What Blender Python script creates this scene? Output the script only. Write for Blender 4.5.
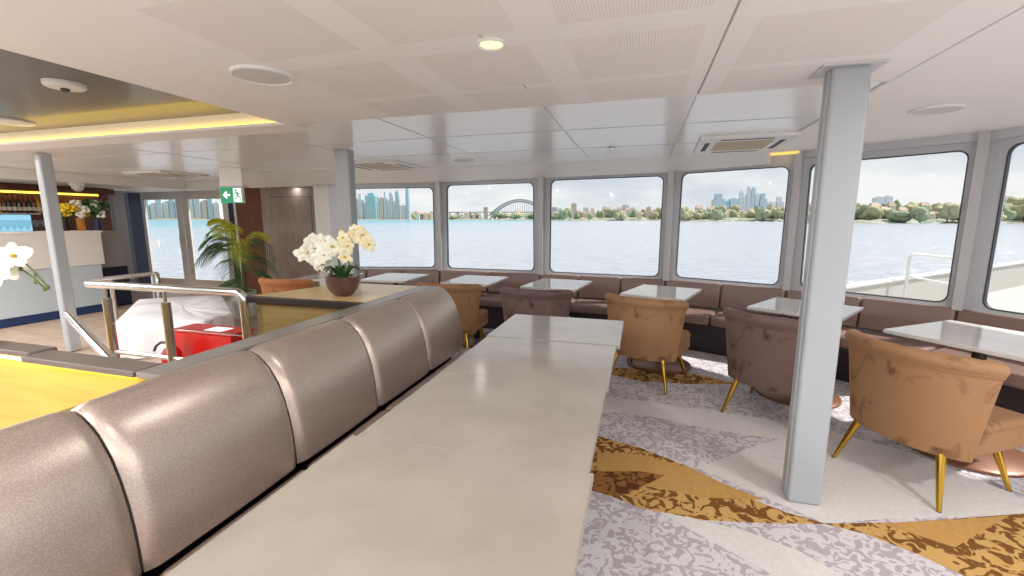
import bpy, bmesh, math, random
from mathutils import Vector, Matrix
for o in list(bpy.data.objects): bpy.data.objects.remove(o)
S = bpy.context.scene; COL = S.collection; PI = math.pi
random.seed(7)

# ------------------------------------------------------------------ camera
FPX, CAMH = 439.0, 1.55                       # focal length in pixels of a 1024 wide frame, eye height
PITCH = math.atan(69/FPX); YAW = math.atan(130*math.cos(PITCH)/FPX)
FW = Vector((-math.sin(YAW), math.cos(YAW), 0)); RT = Vector((math.cos(YAW), math.sin(YAW), 0))
FD = FW*math.cos(PITCH) - Vector((0,0,math.sin(PITCH))); UP = FW*math.sin(PITCH) + Vector((0,0,math.cos(PITCH)))
cam = bpy.data.cameras.new('camera'); co = bpy.data.objects.new('camera', cam); COL.objects.link(co)
cam.sensor_fit = 'HORIZONTAL'; cam.sensor_width = 36; cam.lens = FPX/1024*36
cam.clip_start = .05; cam.clip_end = 30000
m = Matrix((RT, UP, -FD)).transposed().to_4x4(); m.translation = (0,0,CAMH); co.matrix_world = m
S.camera = co
# surveying helpers: where a sight line meets a level, a vertical plane or a distance
def sight(x, y): return FD + RT*((x-512)/FPX) + UP*((288-y)/FPX)
def at_z(x, y, z):
    r = sight(x, y); return r*((z-CAMH)/r.z) + Vector((0,0,CAMH))
def at_y(x, y, Y):
    r = sight(x, y); return r*(Y/r.y) + Vector((0,0,CAMH))
def at_d(x, y, d):
    r = sight(x, y); return r*(d/r.dot(FW)) + Vector((0,0,CAMH))
def at_wall(x, y, A, B):
    n = Vector((B[1]-A[1], A[0]-B[0], 0)); r = sight(x, y); return r*(n.dot(Vector((A[0],A[1],0)))/n.dot(r)) + Vector((0,0,CAMH))

# ------------------------------------------------------------------ sky, sun, exposure
def C(r, g, b): return tuple(((v/255/12.92) if v/255 <= .04045 else ((v/255+.055)/1.055)**2.4) for v in (r,g,b)) + (1,)
w = bpy.data.worlds.new('sky'); S.world = w; w.use_nodes = True
nt = w.node_tree; nt.nodes.clear(); N = nt.nodes.new; L = nt.links.new
tc = N('ShaderNodeTexCoord'); sep = N('ShaderNodeSeparateXYZ'); L(tc.outputs['Generated'], sep.inputs[0])
rp = N('ShaderNodeValToRGB'); L(sep.outputs['Z'], rp.inputs[0])
rp.color_ramp.elements[0].position = 0; rp.color_ramp.elements[0].color = C(222,228,235)
rp.color_ramp.elements[1].position = .6; rp.color_ramp.elements[1].color = C(186,200,218)
e = rp.color_ramp.elements.new(.16); e.color = C(206,215,227)
mp = N('ShaderNodeMapping'); mp.inputs['Scale'].default_value = (1,1,3.2); L(tc.outputs['Generated'], mp.inputs[0])
nz = N('ShaderNodeTexNoise'); nz.inputs['Scale'].default_value = 3.3; nz.inputs['Detail'].default_value = 6; nz.inputs['Roughness'].default_value = .55
L(mp.outputs[0], nz.inputs[0])
cr = N('ShaderNodeValToRGB'); cr.color_ramp.elements[0].position = .42; cr.color_ramp.elements[1].position = .62; L(nz.outputs[0], cr.inputs[0])
mx = N('ShaderNodeMix'); mx.data_type = 'RGBA'; L(cr.outputs[0], mx.inputs['Factor']); L(rp.outputs[0], mx.inputs['A']); mx.inputs['B'].default_value = C(252,252,251)
bg = N('ShaderNodeBackground'); L(mx.outputs['Result'], bg.inputs[0]); bg.inputs[1].default_value = .70
wo = N('ShaderNodeOutputWorld'); L(bg.outputs[0], wo.inputs[0])
sl = bpy.data.lights.new('sun', 'SUN'); sl.energy = 4.0; sl.angle = .02; sl.color = (1,.98,.94)
so = bpy.data.objects.new('sun', sl); COL.objects.link(so); so.location = (20,40,40)
SUN = Vector((.80,.25,1.05)).normalized(); so.rotation_euler = SUN.to_track_quat('Z','Y').to_euler()
S.view_settings.view_transform = 'Standard'; S.view_settings.look = 'None'
S.view_settings.exposure = 0.51; S.view_settings.gamma = 1; S.view_settings.use_curve_mapping = False
LAMP_W = 10.0
try:
    S.cycles.max_bounces = 10; S.cycles.diffuse_bounces = 6; S.cycles.glossy_bounces = 5; S.cycles.transparent_max_bounces = 12
    S.cycles.sample_clamp_indirect = 4; S.cycles.caustics_reflective = False; S.cycles.caustics_refractive = False
except Exception: pass

# ------------------------------------------------------------------ materials
def mat(name, col, rough=.5, metal=0, spec=.5, col2=None, scale=8, lo=.4, hi=.6, detail=3, dist=0, stretch=None, bump=0, bscale=60, sheen=0, emit=0, coat=0, fac=1.0):
    M = bpy.data.materials.new(name); M.use_nodes = True; t = M.node_tree; b = t.nodes['Principled BSDF']
    b.inputs['Base Color'].default_value = col; b.inputs['Roughness'].default_value = rough; b.inputs['Metallic'].default_value = metal
    b.inputs['Specular IOR Level'].default_value = spec
    if sheen: b.inputs['Sheen Weight'].default_value = sheen; b.inputs['Sheen Roughness'].default_value = .35; b.inputs['Sheen Tint'].default_value = col
    if coat: b.inputs['Coat Weight'].default_value = coat; b.inputs['Coat Roughness'].default_value = .08
    if emit: b.inputs['Emission Color'].default_value = col; b.inputs['Emission Strength'].default_value = emit
    if col2 or bump:
        tc = t.nodes.new('ShaderNodeTexCoord'); mp = t.nodes.new('ShaderNodeMapping'); t.links.new(tc.outputs['Object'], mp.inputs[0])
        if stretch: mp.inputs['Scale'].default_value = stretch
    if col2:
        n = t.nodes.new('ShaderNodeTexNoise'); n.inputs['Scale'].default_value = scale; n.inputs['Detail'].default_value = detail; n.inputs['Distortion'].default_value = dist
        t.links.new(mp.outputs[0], n.inputs[0])
        r = t.nodes.new('ShaderNodeValToRGB'); r.color_ramp.elements[0].position = lo; r.color_ramp.elements[1].position = hi
        r.color_ramp.elements[0].color = col; r.color_ramp.elements[1].color = col2
        t.links.new(n.outputs[0], r.inputs[0]); t.links.new(r.outputs[0], b.inputs['Base Color'])
    if bump:
        n2 = t.nodes.new('ShaderNodeTexNoise'); n2.inputs['Scale'].default_value = bscale; n2.inputs['Detail'].default_value = 2
        t.links.new(mp.outputs[0], n2.inputs[0]); bp = t.nodes.new('ShaderNodeBump'); bp.inputs['Strength'].default_value = bump; bp.inputs['Distance'].default_value = .01
        t.links.new(n2.outputs[0], bp.inputs['Height']); t.links.new(bp.outputs[0], b.inputs['Normal'])
    return M
def emis(name, col, s):
    M = bpy.data.materials.new(name); M.use_nodes = True; t = M.node_tree; t.nodes.clear()
    e = t.nodes.new('ShaderNodeEmission'); e.inputs[0].default_value = col; e.inputs[1].default_value = s
    o = t.nodes.new('ShaderNodeOutputMaterial'); t.links.new(e.outputs[0], o.inputs[0]); return M
def glass(name, tint=(1,1,1,1), refl=.05):
    M = bpy.data.materials.new(name); M.use_nodes = True; t = M.node_tree; t.nodes.clear()
    a = t.nodes.new('ShaderNodeBsdfTransparent'); a.inputs[0].default_value = tint
    g = t.nodes.new('ShaderNodeBsdfGlossy'); g.inputs['Roughness'].default_value = .01
    x = t.nodes.new('ShaderNodeMixShader'); x.inputs[0].default_value = refl
    o = t.nodes.new('ShaderNodeOutputMaterial')
    t.links.new(a.outputs[0], x.inputs[1]); t.links.new(g.outputs[0], x.inputs[2]); t.links.new(x.outputs[0], o.inputs[0]); return M

WHITE = mat('white_paint', C(232,231,228), .45)
CEILW = mat('ceiling_white', C(246,243,238), .6)
CEILG = mat('ceiling_gloss', C(244,245,244), .26, spec=.6, coat=.12)
CEILD = mat('ceiling_dark_gloss', C(96,88,84), .34, spec=.6, coat=.15)
GREYP = mat('grey_paint', C(196,196,197), .38)
GREYF = mat('frame_grey', C(198,200,204), .42)
PILR = mat('pillar_grey', C(166,170,173), .36, spec=.5)
RUBBER = mat('rubber', C(62,64,70), .6)
GLASS = glass('window_glass', (.985,.99,.99,1), .012)
LAM = mat('laminate', C(162,153,142), .16, spec=.5, col2=C(144,135,124), scale=3.2, lo=.3, hi=.75, detail=6, coat=.35)
LAME = mat('laminate_edge', C(150,143,133), .6)
LAMD = mat('laminate_dark', C(214,210,206), .12, spec=.6, col2=C(204,199,194), scale=3, lo=.3, hi=.7, detail=5, coat=.2)
LEATH = mat('leather_window', C(130,104,94), .34, spec=.6, bump=.1, bscale=180)
PLINTH = mat('plinth_dark', C(38,24,28), .5)
STEEL = mat('steel', C(226,226,228), .22, metal=1)
BRASS = mat('brass', C(206,164,66), .2, metal=1)
DARKM = mat('dark_metal', C(60,52,50), .45, metal=.6)
COPPER = mat('pedestal_brown', C(128,86,62), .35, metal=.3)
WOODF = mat('timber_floor', C(196,172,150), .35, col2=C(170,144,122), scale=6, lo=.35, hi=.7, detail=4, stretch=(.35,3,1))
OAK = mat('oak_top', C(222,196,142), .3, col2=C(206,174,118), scale=5, lo=.3, hi=.75, detail=5, stretch=(6,.5,1), coat=.2)
PANEL_LIT = mat('stair_panel_led_lit', C(208,178,84), .4, col2=C(198,166,74), scale=4, detail=4, stretch=(.4,1,6))  # stair panel with the yellow LED glow put into its colour
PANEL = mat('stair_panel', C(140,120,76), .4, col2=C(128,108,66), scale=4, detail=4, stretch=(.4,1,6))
LOCKW = mat('locker_veneer', C(150,133,122), .5, col2=C(128,110,100), scale=14, lo=.35, hi=.7, detail=4, stretch=(4,4,.15))
BROWN = mat('brown_veneer', C(112,64,38), .4, col2=C(84,44,26), scale=9, lo=.3, hi=.7, detail=4, stretch=(3,3,.2))
CAPD = mat('cap_brown', C(116,104,98), .4, metal=.2)
CAPM = mat('cap_metal', C(146,141,136), .3, metal=.4)
RED = mat('red_paint', C(205,24,20), .35, coat=.2)
CLOTH = mat('white_cloth', C(238,238,240), .8, bump=.15, bscale=9)
LEAFD = mat('leaf_green', C(64,104,46), .45, col2=C(36,70,36), scale=20)
LEAF_LIT = mat('leaf_yellow_light', C(206,196,40), .5, col2=C(150,170,40), scale=14)  # yellow light falling on the fronds, painted into the leaf colour
PETAL = mat('petal_cream', C(246,243,226), .5, sheen=.2)
PETALY = mat('petal_yellow_cream', C(244,230,170), .5, col2=C(246,240,214), scale=25)
PETALC = mat('petal_throat', C(206,176,60), .5)
STEMM = mat('stem_green', C(96,110,50), .5)
BOWLM = mat('bowl_brown', C(90,64,58), .28, coat=.4)
POTW = mat('pot_white', C(232,232,232), .4)
SOIL = mat('bark_soil', C(140,84,44), .9, col2=C(84,50,28), scale=60)
NAVY = mat('navy_panel', C(34,42,66), .4)
DGREY = mat('bar_end_grey', C(150,148,146), .45)
CREAMF = mat('door_frame', C(204,196,188), .45)
BAROFF = mat('bar_white', C(242,240,236), .4)
BARLOW = mat('bar_lower', C(206,220,230), .35)
KICK = mat('bar_kick', C(36,60,104), .4)
GREENS = mat('sign_green', C(20,140,92), .4, emit=.35)
SIGNW = mat('sign_white', C(245,248,246), .4, emit=.5)
LEDY = emis('led_warm', (1,.64,.07,1), 3.2); LEDP = emis('led_parapet', (1,.74,.07,1), 15.0)
LEDF = emis('led_fascia', (1,.62,.16,1), .9)
LAMPON = emis('lamp_lens', (1,.93,.72,1), 1.6)
LAMPY = emis('lamp_lens_yellow', (1,.92,.38,1), 1.3)
BACKLIT = emis('backlit_blue', C(150,208,230), .8)
GRILLE = mat('speaker_grille', C(214,212,208), .6, bump=.2, bscale=400)
FILTER = mat('air_filter', C(196,182,150), .7)
SLOT = mat('slot_dark', C(70,66,64), .7)
def velvet(name, c1, c2):
    return mat(name, c1, .62, spec=.25, col2=c2, scale=6, lo=.56, hi=.70, detail=5, dist=1.0, sheen=.7)
V_TAN = velvet('velvet_tan', C(158,119,84), C(104,72,48))
V_MAUVE = velvet('velvet_mauve', C(114,91,86), C(70,48,44))
V_RUST = velvet('velvet_rust', C(172,114,70), C(128,82,48))
# woven silver-brown leather of the near banquette
def woven():
    M = mat('leather_woven', C(208,193,182), .36, metal=.72, spec=.7); t = M.node_tree; b = t.nodes['Principled BSDF']
    tc = t.nodes.new('ShaderNodeTexCoord'); v = t.nodes.new('ShaderNodeTexVoronoi'); v.inputs['Scale'].default_value = 170; v.inputs['Randomness'].default_value = 1.0
    t.links.new(tc.outputs['Object'], v.inputs[0])
    r = t.nodes.new('ShaderNodeValToRGB'); r.color_ramp.elements[0].color = C(208,193,182); r.color_ramp.elements[1].color = C(184,167,155); r.color_ramp.elements[1].position = .6
    t.links.new(v.outputs['Distance'], r.inputs[0]); t.links.new(r.outputs[0], b.inputs['Base Color'])
    bp = t.nodes.new('ShaderNodeBump'); bp.inputs['Strength'].default_value = .10; bp.inputs['Distance'].default_value = .0015; bp.invert = True
    t.links.new(v.outputs['Distance'], bp.inputs['Height']); t.links.new(bp.outputs[0], b.inputs['Normal']); return M
WOVEN = woven()
def camo(name, a, b_, sc, lo=.49, hi=.53, dist=1.6):
    M = mat(name, a, .95, spec=.1, col2=b_, scale=sc, lo=lo, hi=hi, detail=1.2, dist=dist); return M
CARP_M = camo('carpet_mottled_lilac', C(206,200,201), C(174,163,168), 17)
CARP_L = camo('carpet_mottled_light', C(208,204,206), C(186,177,182), 14)
CARP_P = camo('carpet_plain_pale', C(216,211,206), C(204,198,192), 30, .3, .8)
CARP_G = camo('carpet_mottled_gold', C(196,156,96), C(120,80,42), 13)
CARP_GP = camo('carpet_plain_gold', C(194,152,92), C(182,138,80), 30, .3, .8)
CARP_B = camo('carpet_mottled_brown', C(146,98,56), C(94,58,32), 13, .48, .54)
def perforated():
    M = mat('perforated_panel', C(246,242,236), .6); t = M.node_tree; b = t.nodes['Principled BSDF']
    g = t.nodes.new('ShaderNodeTexCoord'); s = t.nodes.new('ShaderNodeSeparateXYZ'); t.links.new(g.outputs['Object'], s.inputs[0])
    def mth(op, a, bb=None):
        n = t.nodes.new('ShaderNodeMath'); n.operation = op
        for i, v in enumerate((a, bb)):
            if v is None: continue
            if isinstance(v, (int, float)): n.inputs[i].default_value = v
            else: t.links.new(v, n.inputs[i])
        return n.outputs[0]
    def cell(o): return mth('ABSOLUTE', mth('SUBTRACT', mth('FRACT', mth('MULTIPLY', o, 1/.0120)), .5))
    cx, cy = cell(s.outputs[0]), cell(s.outputs[1])
    d = mth('SQRT', mth('ADD', mth('MULTIPLY', cx, cx), mth('MULTIPLY', cy, cy)))
    r = t.nodes.new('ShaderNodeValToRGB'); r.color_ramp.elements[0].position = .24; r.color_ramp.elements[1].position = .36
    r.color_ramp.elements[0].color = C(222,217,211); r.color_ramp.elements[1].color = C(246,242,236)
    t.links.new(d, r.inputs[0]); t.links.new(r.outputs[0], b.inputs['Base Color']); return M
PERF = perforated()

# ------------------------------------------------------------------ mesh helpers
class MB:
    def __init__(s): s.v = []; s.f = []; s.mi = []; s.cur = 0
    def add(s, vs, fs):
        b = len(s.v); s.v += [tuple(v) for v in vs]; s.f += [tuple(i+b for i in f) for f in fs]; s.mi += [s.cur]*len(fs); return s
    def box(s, x0, x1, y0, y1, z0, z1, T=None):
        vs = [Vector((x,y,z)) for z in (z0,z1) for y in (y0,y1) for x in (x0,x1)]
        if T: vs = [T @ v for v in vs]
        return s.add(vs, [(0,2,3,1),(4,5,7,6),(0,1,5,4),(2,6,7,3),(0,4,6,2),(1,3,7,5)])
    def prism(s, poly, z0, z1):
        n = len(poly)
        ar = sum(poly[i][0]*poly[(i+1)%n][1]-poly[(i+1)%n][0]*poly[i][1] for i in range(n))
        if ar < 0: poly = poly[::-1]
        vs = [(p[0],p[1],z0) for p in poly] + [(p[0],p[1],z1) for p in poly]
        return s.add(vs, [tuple(range(n-1,-1,-1)), tuple(range(n,2*n))] + [(i,(i+1)%n,n+(i+1)%n,n+i) for i in range(n)])
    def lathe(s, prof, n=24, o=(0,0,0)):
        vs = [(o[0]+r*math.cos(2*PI*k/n), o[1]+r*math.sin(2*PI*k/n), o[2]+z) for r, z in prof for k in range(n)]
        fs = [(i*n+k, i*n+(k+1)%n, (i+1)*n+(k+1)%n, (i+1)*n+k) for i in range(len(prof)-1) for k in range(n)]
        fs += [tuple(range(n-1,-1,-1)), tuple((len(prof)-1)*n+k for k in range(n))]
        return s.add(vs, fs)
    def tube(s, pts, rad, n=10):
        pts = [Vector(p) for p in pts]; rads = rad if isinstance(rad, (list,tuple)) else [rad]*len(pts); vs = []; prev = None
        for i, p in enumerate(pts):
            d = (pts[min(i+1,len(pts)-1)] - pts[max(i-1,0)]).normalized()
            if prev is None: u = d.orthogonal().normalized()
            else: u = (prev - d*prev.dot(d)).normalized()
            prev = u; v = d.cross(u)
            vs += [p + (u*math.cos(2*PI*k/n) + v*math.sin(2*PI*k/n))*rads[i] for k in range(n)]
        fs = [(i*n+k, i*n+(k+1)%n, (i+1)*n+(k+1)%n, (i+1)*n+k) for i in range(len(pts)-1) for k in range(n)]
        fs += [tuple(range(n-1,-1,-1)), tuple((len(pts)-1)*n+k for k in range(n))]
        return s.add(vs, fs)
    def ball(s, c, r, n=10, m=6):
        rx, ry, rz = r if isinstance(r, (list,tuple)) else (r,r,r)
        vs = [(c[0], c[1], c[2]-rz)]
        for i in range(1, m):
            a = -PI/2 + PI*i/m
            vs += [(c[0]+rx*math.cos(a)*math.cos(2*PI*k/n), c[1]+ry*math.cos(a)*math.sin(2*PI*k/n), c[2]+rz*math.sin(a)) for k in range(n)]
        vs.append((c[0], c[1], c[2]+rz)); fs = [(0, 1+(k+1)%n, 1+k) for k in range(n)]
        for i in range(m-2): fs += [(1+i*n+k, 1+i*n+(k+1)%n, 1+(i+1)*n+(k+1)%n, 1+(i+1)*n+k) for k in range(n)]
        t = len(vs)-1; fs += [(t, 1+(m-2)*n+k, 1+(m-2)*n+(k+1)%n) for k in range(n)]
        return s.add(vs, fs)
    def grid(s, rows, close=False):
        n = len(rows[0]); vs = [p for r in rows for p in r]
        fs = [(i*n+k, i*n+(k+1)%n, (i+1)*n+(k+1)%n, (i+1)*n+k) for i in range(len(rows)-1) for k in range(n if close else n-1)]
        if close: fs += [tuple(range(n-1,-1,-1)), tuple((len(rows)-1)*n+k for k in range(n))]
        return s.add(vs, fs)
    def build(s, name, m, parent=None, smooth=35, bevel=0, seg=2, kind=None, recalc=True):
        me = bpy.data.meshes.new(name); me.from_pydata(s.v, [], s.f)
        for x in (m if isinstance(m, (list,tuple)) else [m]): me.materials.append(x)
        for p, i in zip(me.polygons, s.mi): p.material_index = i
        if recalc:
            b = bmesh.new(); b.from_mesh(me); bmesh.ops.recalc_face_normals(b, faces=b.faces); b.to_mesh(me); b.free()
        if smooth:
            me.polygons.foreach_set('use_smooth', [True]*len(me.polygons)); me.set_sharp_from_angle(angle=math.radians(smooth))
        o = bpy.data.objects.new(name, me); COL.objects.link(o)
        if parent: o.parent = parent
        if bevel:
            d = o.modifiers.new('bevel', 'BEVEL'); d.width = bevel; d.segments = seg; d.limit_method = 'ANGLE'; d.angle_limit = math.radians(40)
        if kind: o['kind'] = kind
        return o
def tag(o, label, cat, group=None, kind=None):
    o['label'] = label; o['category'] = cat
    if group: o['group'] = group
    if kind: o['kind'] = kind
    return o
def thing(name, label, cat, loc=(0,0,0), rz=0, group=None):
    o = bpy.data.objects.new(name, None); COL.objects.link(o); o.location = loc; o.rotation_euler = (0,0,rz); o.empty_display_size = .1
    return tag(o, label, cat, group)
def dup(root, loc, rz=0, label=None, group=None, swap=None, scale=None):
    r = root.copy(); COL.objects.link(r); r.location = loc; r.rotation_euler = (0,0,rz)
    if label: r['label'] = label
    if group: r['group'] = group
    if scale: r.scale = scale
    for ch in list(root.children):
        c = ch.copy(); COL.objects.link(c); c.parent = r
        if swap and ch.type == 'MESH' and ch.data.materials and ch.data.materials[0] in swap:
            c.data = ch.data.copy(); c.data.materials[0] = swap[ch.data.materials[0]]
        for g in ch.children:
            d = g.copy(); COL.objects.link(d); d.parent = c
    return r
def struct(mb, name, m, **k): return mb.build(name, m, kind='structure', **k)
def rquad(cs, r, n=5):                         # rounded outline of a four-cornered hole
    out = []
    for i in range(4):
        p = Vector(cs[i]); a = (Vector(cs[i-1])-p).normalized(); b = (Vector(cs[(i+1)%4])-p).normalized()
        q = p + a*r + b*r
        for k in range(n+1):
            t = k/n*PI/2; out.append(q - b*r*math.cos(t)*1.0 - a*r*math.sin(t)*1.0)
    return out

# ------------------------------------------------------------------ shell
CZ = 2.28
# carpet with its woven design
fl = MB(); fl.prism([(-3.0,-3.0),(4.4,-3.0),(4.4,.2),(4.2,1.92),(3.67,3.53),(2.82,4.88),(1.66,5.71),(.36,6.19),(-1.38,6.33),(-3.0,6.39)], -.06, 0)
struct(fl, 'floor_carpet', CARP_M, smooth=0)
def patch(name, pix, m, lift, extra_before=(), extra_after=()):
    pts = [Vector((p[0],p[1],0)) for p in extra_before] + [at_z(x,y,0) for x,y in pix] + [Vector((p[0],p[1],0)) for p in extra_after]
    b = MB(); b.prism([(p.x,p.y) for p in pts], 0, lift); struct(b, name, m, smooth=0)
patch('floor_pale_sweep', [(600,396),(650,402),(720,412),(800,424),(900,425),(1024,450)], CARP_P, .0012, [(-.6,3.55)], [(3.2,3.9),(3.5,2.9),(2.1,2.82),(1.3,2.55),(.97,2.42),(.3,2.85),(-.6,3.3)])
patch('floor_lilac_lens', [(560,404),(607,411),(650,417),(720,431),(778,439),(740,452),(695,469),(640,447),(600,434),(560,430)], CARP_M, .0022)
patch('floor_lilac_sweep', [(800,424),(832,432),(900,450),(960,472),(1024,500),(1024,452),(960,430),(890,405),(830,398)], CARP_M, .0022)
patch('floor_gold_lens', [(560,430),(600,437),(640,448),(690,468),(725,485),(760,503),(790,514),(825,524),(760,523),(700,520),(640,508),(615,498),(590,488),(540,470)], CARP_G, .0032)
patch('floor_gold_wing', [(825,524),(865,534),(920,555),(960,574),(1024,604),(1100,640),(1100,560),(1060,535),(1024,514),(960,519),(900,523)], CARP_G, .0032)
patch('floor_plain_gold_inset', [(597,453),(640,455),(690,468),(725,485),(763,500),(700,498),(650,486),(622,474),(597,471)], CARP_GP, .0042)
patch('floor_brown_inset', [(560,468),(596,472),(640,472),(665,476),(632,492),(618,498),(600,493),(560,480)], CARP_B, .0044)
patch('floor_plain_gold_wing_inset', [(880,524),(960,520),(1010,516),(985,530),(955,548),(915,535)], CARP_GP, .0042)
patch('floor_gold_ribbon', [(560,366),(612,368),(640,369),(700,375),(735,384),(690,384),(640,381),(612,375),(560,374)], CARP_G, .0034)
patch('floor_pale_streak', [(640,500),(700,521),(745,531),(800,552),(850,580),(800,590),(745,560),(690,530)], CARP_P, .0022)
tf = MB(); tf.box(-12.0, -3.0, -3.0, 7.6, -.06, -.001); struct(tf, 'floor_timber', WOODF, smooth=0)

# window walls: one run of framed windows around the bow
MU = [(-4.75,5.95),(-3.01,6.33),(-1.38,6.27),(.35,6.13),(1.64,5.65),(2.78,4.83),(3.62,3.50),(4.15,1.90),(4.35,.2),(4.35,-1.6)]
HOLES = {0: [(345,267),(435,267.3),(433,187.6),(345,188.6)], 1: [(448,268),(534,271),(533.4,182.6),(446.6,185.4)], 2: [(549.7,272),(658.2,276.8),(663.7,175.7),(551,180.4)],
         3: [(675.6,277),(777.7,285.4),(789.6,166.2),(682.2,173.6)], 4: [(800,287.5),(946.5,303),(969.7,150),(810.8,164)]}
for i in range(len(MU)-1):
    A, B = Vector((*MU[i],0)), Vector((*MU[i+1],0)); d = (B-A).normalized(); nin = Vector((-d.y,d.x,0))*-1      # nin points into the cabin
    if nin.dot(Vector((-.8,1,0))-A) < 0: nin = -nin
    if i in HOLES: cs = [at_wall(x,y,A,B) for x,y in HOLES[i]]
    else:
        ln = (B-A).length; cs = [A+d*.14+Vector((0,0,.79)), B-d*.12+Vector((0,0,.79)), B-d*.12+Vector((0,0,2.17)), A+d*.14+Vector((0,0,2.15))]
    w_ = thing('window_%d' % (i+1), 'fixed ship window', 'window', A); w_['kind'] = 'structure'; del w_['label']; del w_['category']
    loc = lambda p: Vector(p) - A
    inner = [loc(p) for p in rquad(cs, .075)]; n = len(inner)
    z0, z1 = .70, CZ+.03; ln = (B-A).length
    outer = []
    cx = sum((p.dot(d) for p in inner))/n; cz = sum(p.z for p in inner)/n
    for p in inner:
        u, v = p.dot(d)-cx, p.z-cz
        tu = ((ln-cx)/u if u > 0 else (0-cx)/u) if abs(u) > 1e-6 else 1e9; tv = ((z1-cz)/v if v > 0 else (z0-cz)/v) if abs(v) > 1e-6 else 1e9
        k = min(tu, tv); outer.append(d*(cx+u*k) + Vector((0,0,cz+v*k)))
    # force the four corners so the plate fills its bay
    for (U, V) in ((0,z0),(ln,z0),(ln,z1),(0,z1)):
        j = min(range(n), key=lambda q: (outer[q].dot(d)-U)**2 + (outer[q].z-V)**2); outer[j] = d*U + Vector((0,0,V))
    fr = MB(); th = .05
    rows = [outer, inner, [p-nin*th for p in inner], [p-nin*th for p in outer]]
    vs = [p for r in rows for p in r]; fs = []
    for r in range(4):
        for k in range(n): fs.append((r*n+k, r*n+(k+1)%n, ((r+1)%4)*n+(k+1)%n, ((r+1)%4)*n+k))
    fr.add(vs, fs); fr.build('window_frame', GREYF, w_, smooth=40)
    c0 = Vector((0,0,0))
    for p in inner: c0 += p/n
    g2 = MB(); sh = [c0 + (p-c0)*.992 for p in inner]; big = [c0 + (p-c0)*1.006 for p in inner]
    rows = [[p+nin*.006 for p in big], [p+nin*.006 for p in sh], [p-nin*.03 for p in sh], [p-nin*.03 for p in big]]
    vs = [p for r in rows for p in r]; fs = []
    for r in range(4):
        for k in range(n): fs.append((r*n+k, r*n+(k+1)%n, ((r+1)%4)*n+(k+1)%n, ((r+1)%4)*n+k))
    g2.add(vs, fs); g2.build('window_gasket', RUBBER, w_, smooth=40)
    pg = MB(); pg.add([p-nin*.02 for p in sh] + [p-nin*.026 for p in sh], [tuple(range(n)), tuple(range(2*n-1,n-1,-1))] + [(k,(k+1)%n,n+(k+1)%n,n+k) for k in range(n)])
    pg.build('window_pane', GLASS, w_, smooth=0)
    # wall under the window
    wl = MB(); q = [A, B, B-nin*.06, A-nin*.06]; wl.prism([(p.x,p.y) for p in q], 0, .70); struct(wl, 'wall_bow', WHITE, smooth=0)
    # slim sill rail
    sr = MB(); q = [A+nin*.002, B+nin*.002, B+nin*.035, A+nin*.035]; sr.prism([(p.x,p.y) for p in q], .735, .752); struct(sr, 'trim_window_sill', WHITE, smooth=0)
    if i >= 4:
        hr = MB(); q = [A+nin*.002, B+nin*.002, B+nin*.05, A+nin*.05]; hr.prism([(p.x,p.y) for p in q], CZ-.075, CZ-.002); struct(hr, 'trim_head_rail', GREYF, smooth=0)
for i in range(1, len(MU)):                    # posts between the windows
    p = Vector((*MU[i],0)); a = Vector((*MU[i-1],0)); b = Vector((*MU[i+1],0)) if i+1 < len(MU) else p+(p-a)
    t = ((p-a).normalized()+(b-p).normalized()).normalized(); nn = Vector((t.y,-t.x,0))
    if nn.dot(Vector((-.8,1,0))-p) < 0: nn = -nn
    T = Matrix((t, nn, Vector((0,0,1)))).transposed().to_4x4(); T.translation = p
    po = MB(); po.box(-.035,.035,.085,.10,.752,CZ-.003,T); po.box(-.012,.012,.0,.085,.752,CZ-.003,T); po.box(-.04,.04,.0,.012,.752,CZ-.003,T)
    struct(po, 'trim_window_post', GREYP, smooth=0)
# white wall between the windows and the locker
a, b = at_y(316,230,6.2), Vector((-4.75,5.95,0)); ww = MB(); ww.prism([(a.x,a.y),(b.x,b.y),(b.x,b.y+.08),(a.x,a.y+.08)], 0, CZ); struct(ww, 'wall_white_return', WHITE, smooth=0)

# ceilings
cl = MB()
cl.prism([(-2.65,2.92),(1.22,2.92),(1.22,5.95),(.4,6.3),(-1.36,6.45),(-2.65,6.5)], CZ, CZ+.05); cl.prism([(-12,3.2),(-2.65,3.2),(-2.65,6.5),(-3.1,6.5),(-4.8,6.15),(-4.8,7.6),(-12,7.6)], CZ, CZ+.05); struct(cl, 'ceiling_gloss', CEILG, smooth=0)
cl = MB(); cl.prism([(1.24,-3),(4.5,-3),(4.5,.22),(4.3,1.96),(3.76,3.6),(2.9,4.98),(1.72,5.83),(1.24,6.0)], CZ-.004, CZ+.05); cl.box(-2.65, 1.24, -3, 2.92, CZ+.012, CZ+.05); struct(cl, 'ceiling_white', CEILW, smooth=0)
pp = MB()                                       # dropped panels with perforated fields
for x0, x1 in ((-2.65,-.655),(-.645,.275),(.287,1.215)): pp.box(x0, x1, -3.0, 2.915, CZ-.012, CZ+.012)
struct(pp, 'ceiling_panels', CEILW, smooth=0)
pf = MB()
for x0, x1 in ((-.33,.2),(-1.02,-.49),(-1.72,-1.19),(.38,1.0)):
    for y0, y1 in ((2.5,2.87),(1.9,2.43),(1.22,1.75),(.6,1.13),(-.1,.45)): pf.box(x0, x1, y0, y1, CZ-.0132, CZ-.0125)
struct(pf, 'ceiling_perforations', PERF, smooth=0)
sm = MB(); sm.box(.277,.285,2.92,5.75,CZ-.004,CZ+.01); sm.box(-.66,-.65,2.92,5.8,CZ-.003,CZ+.01); sm.box(-1.9,-1.892,2.92,5.8,CZ-.003,CZ+.01)
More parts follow.
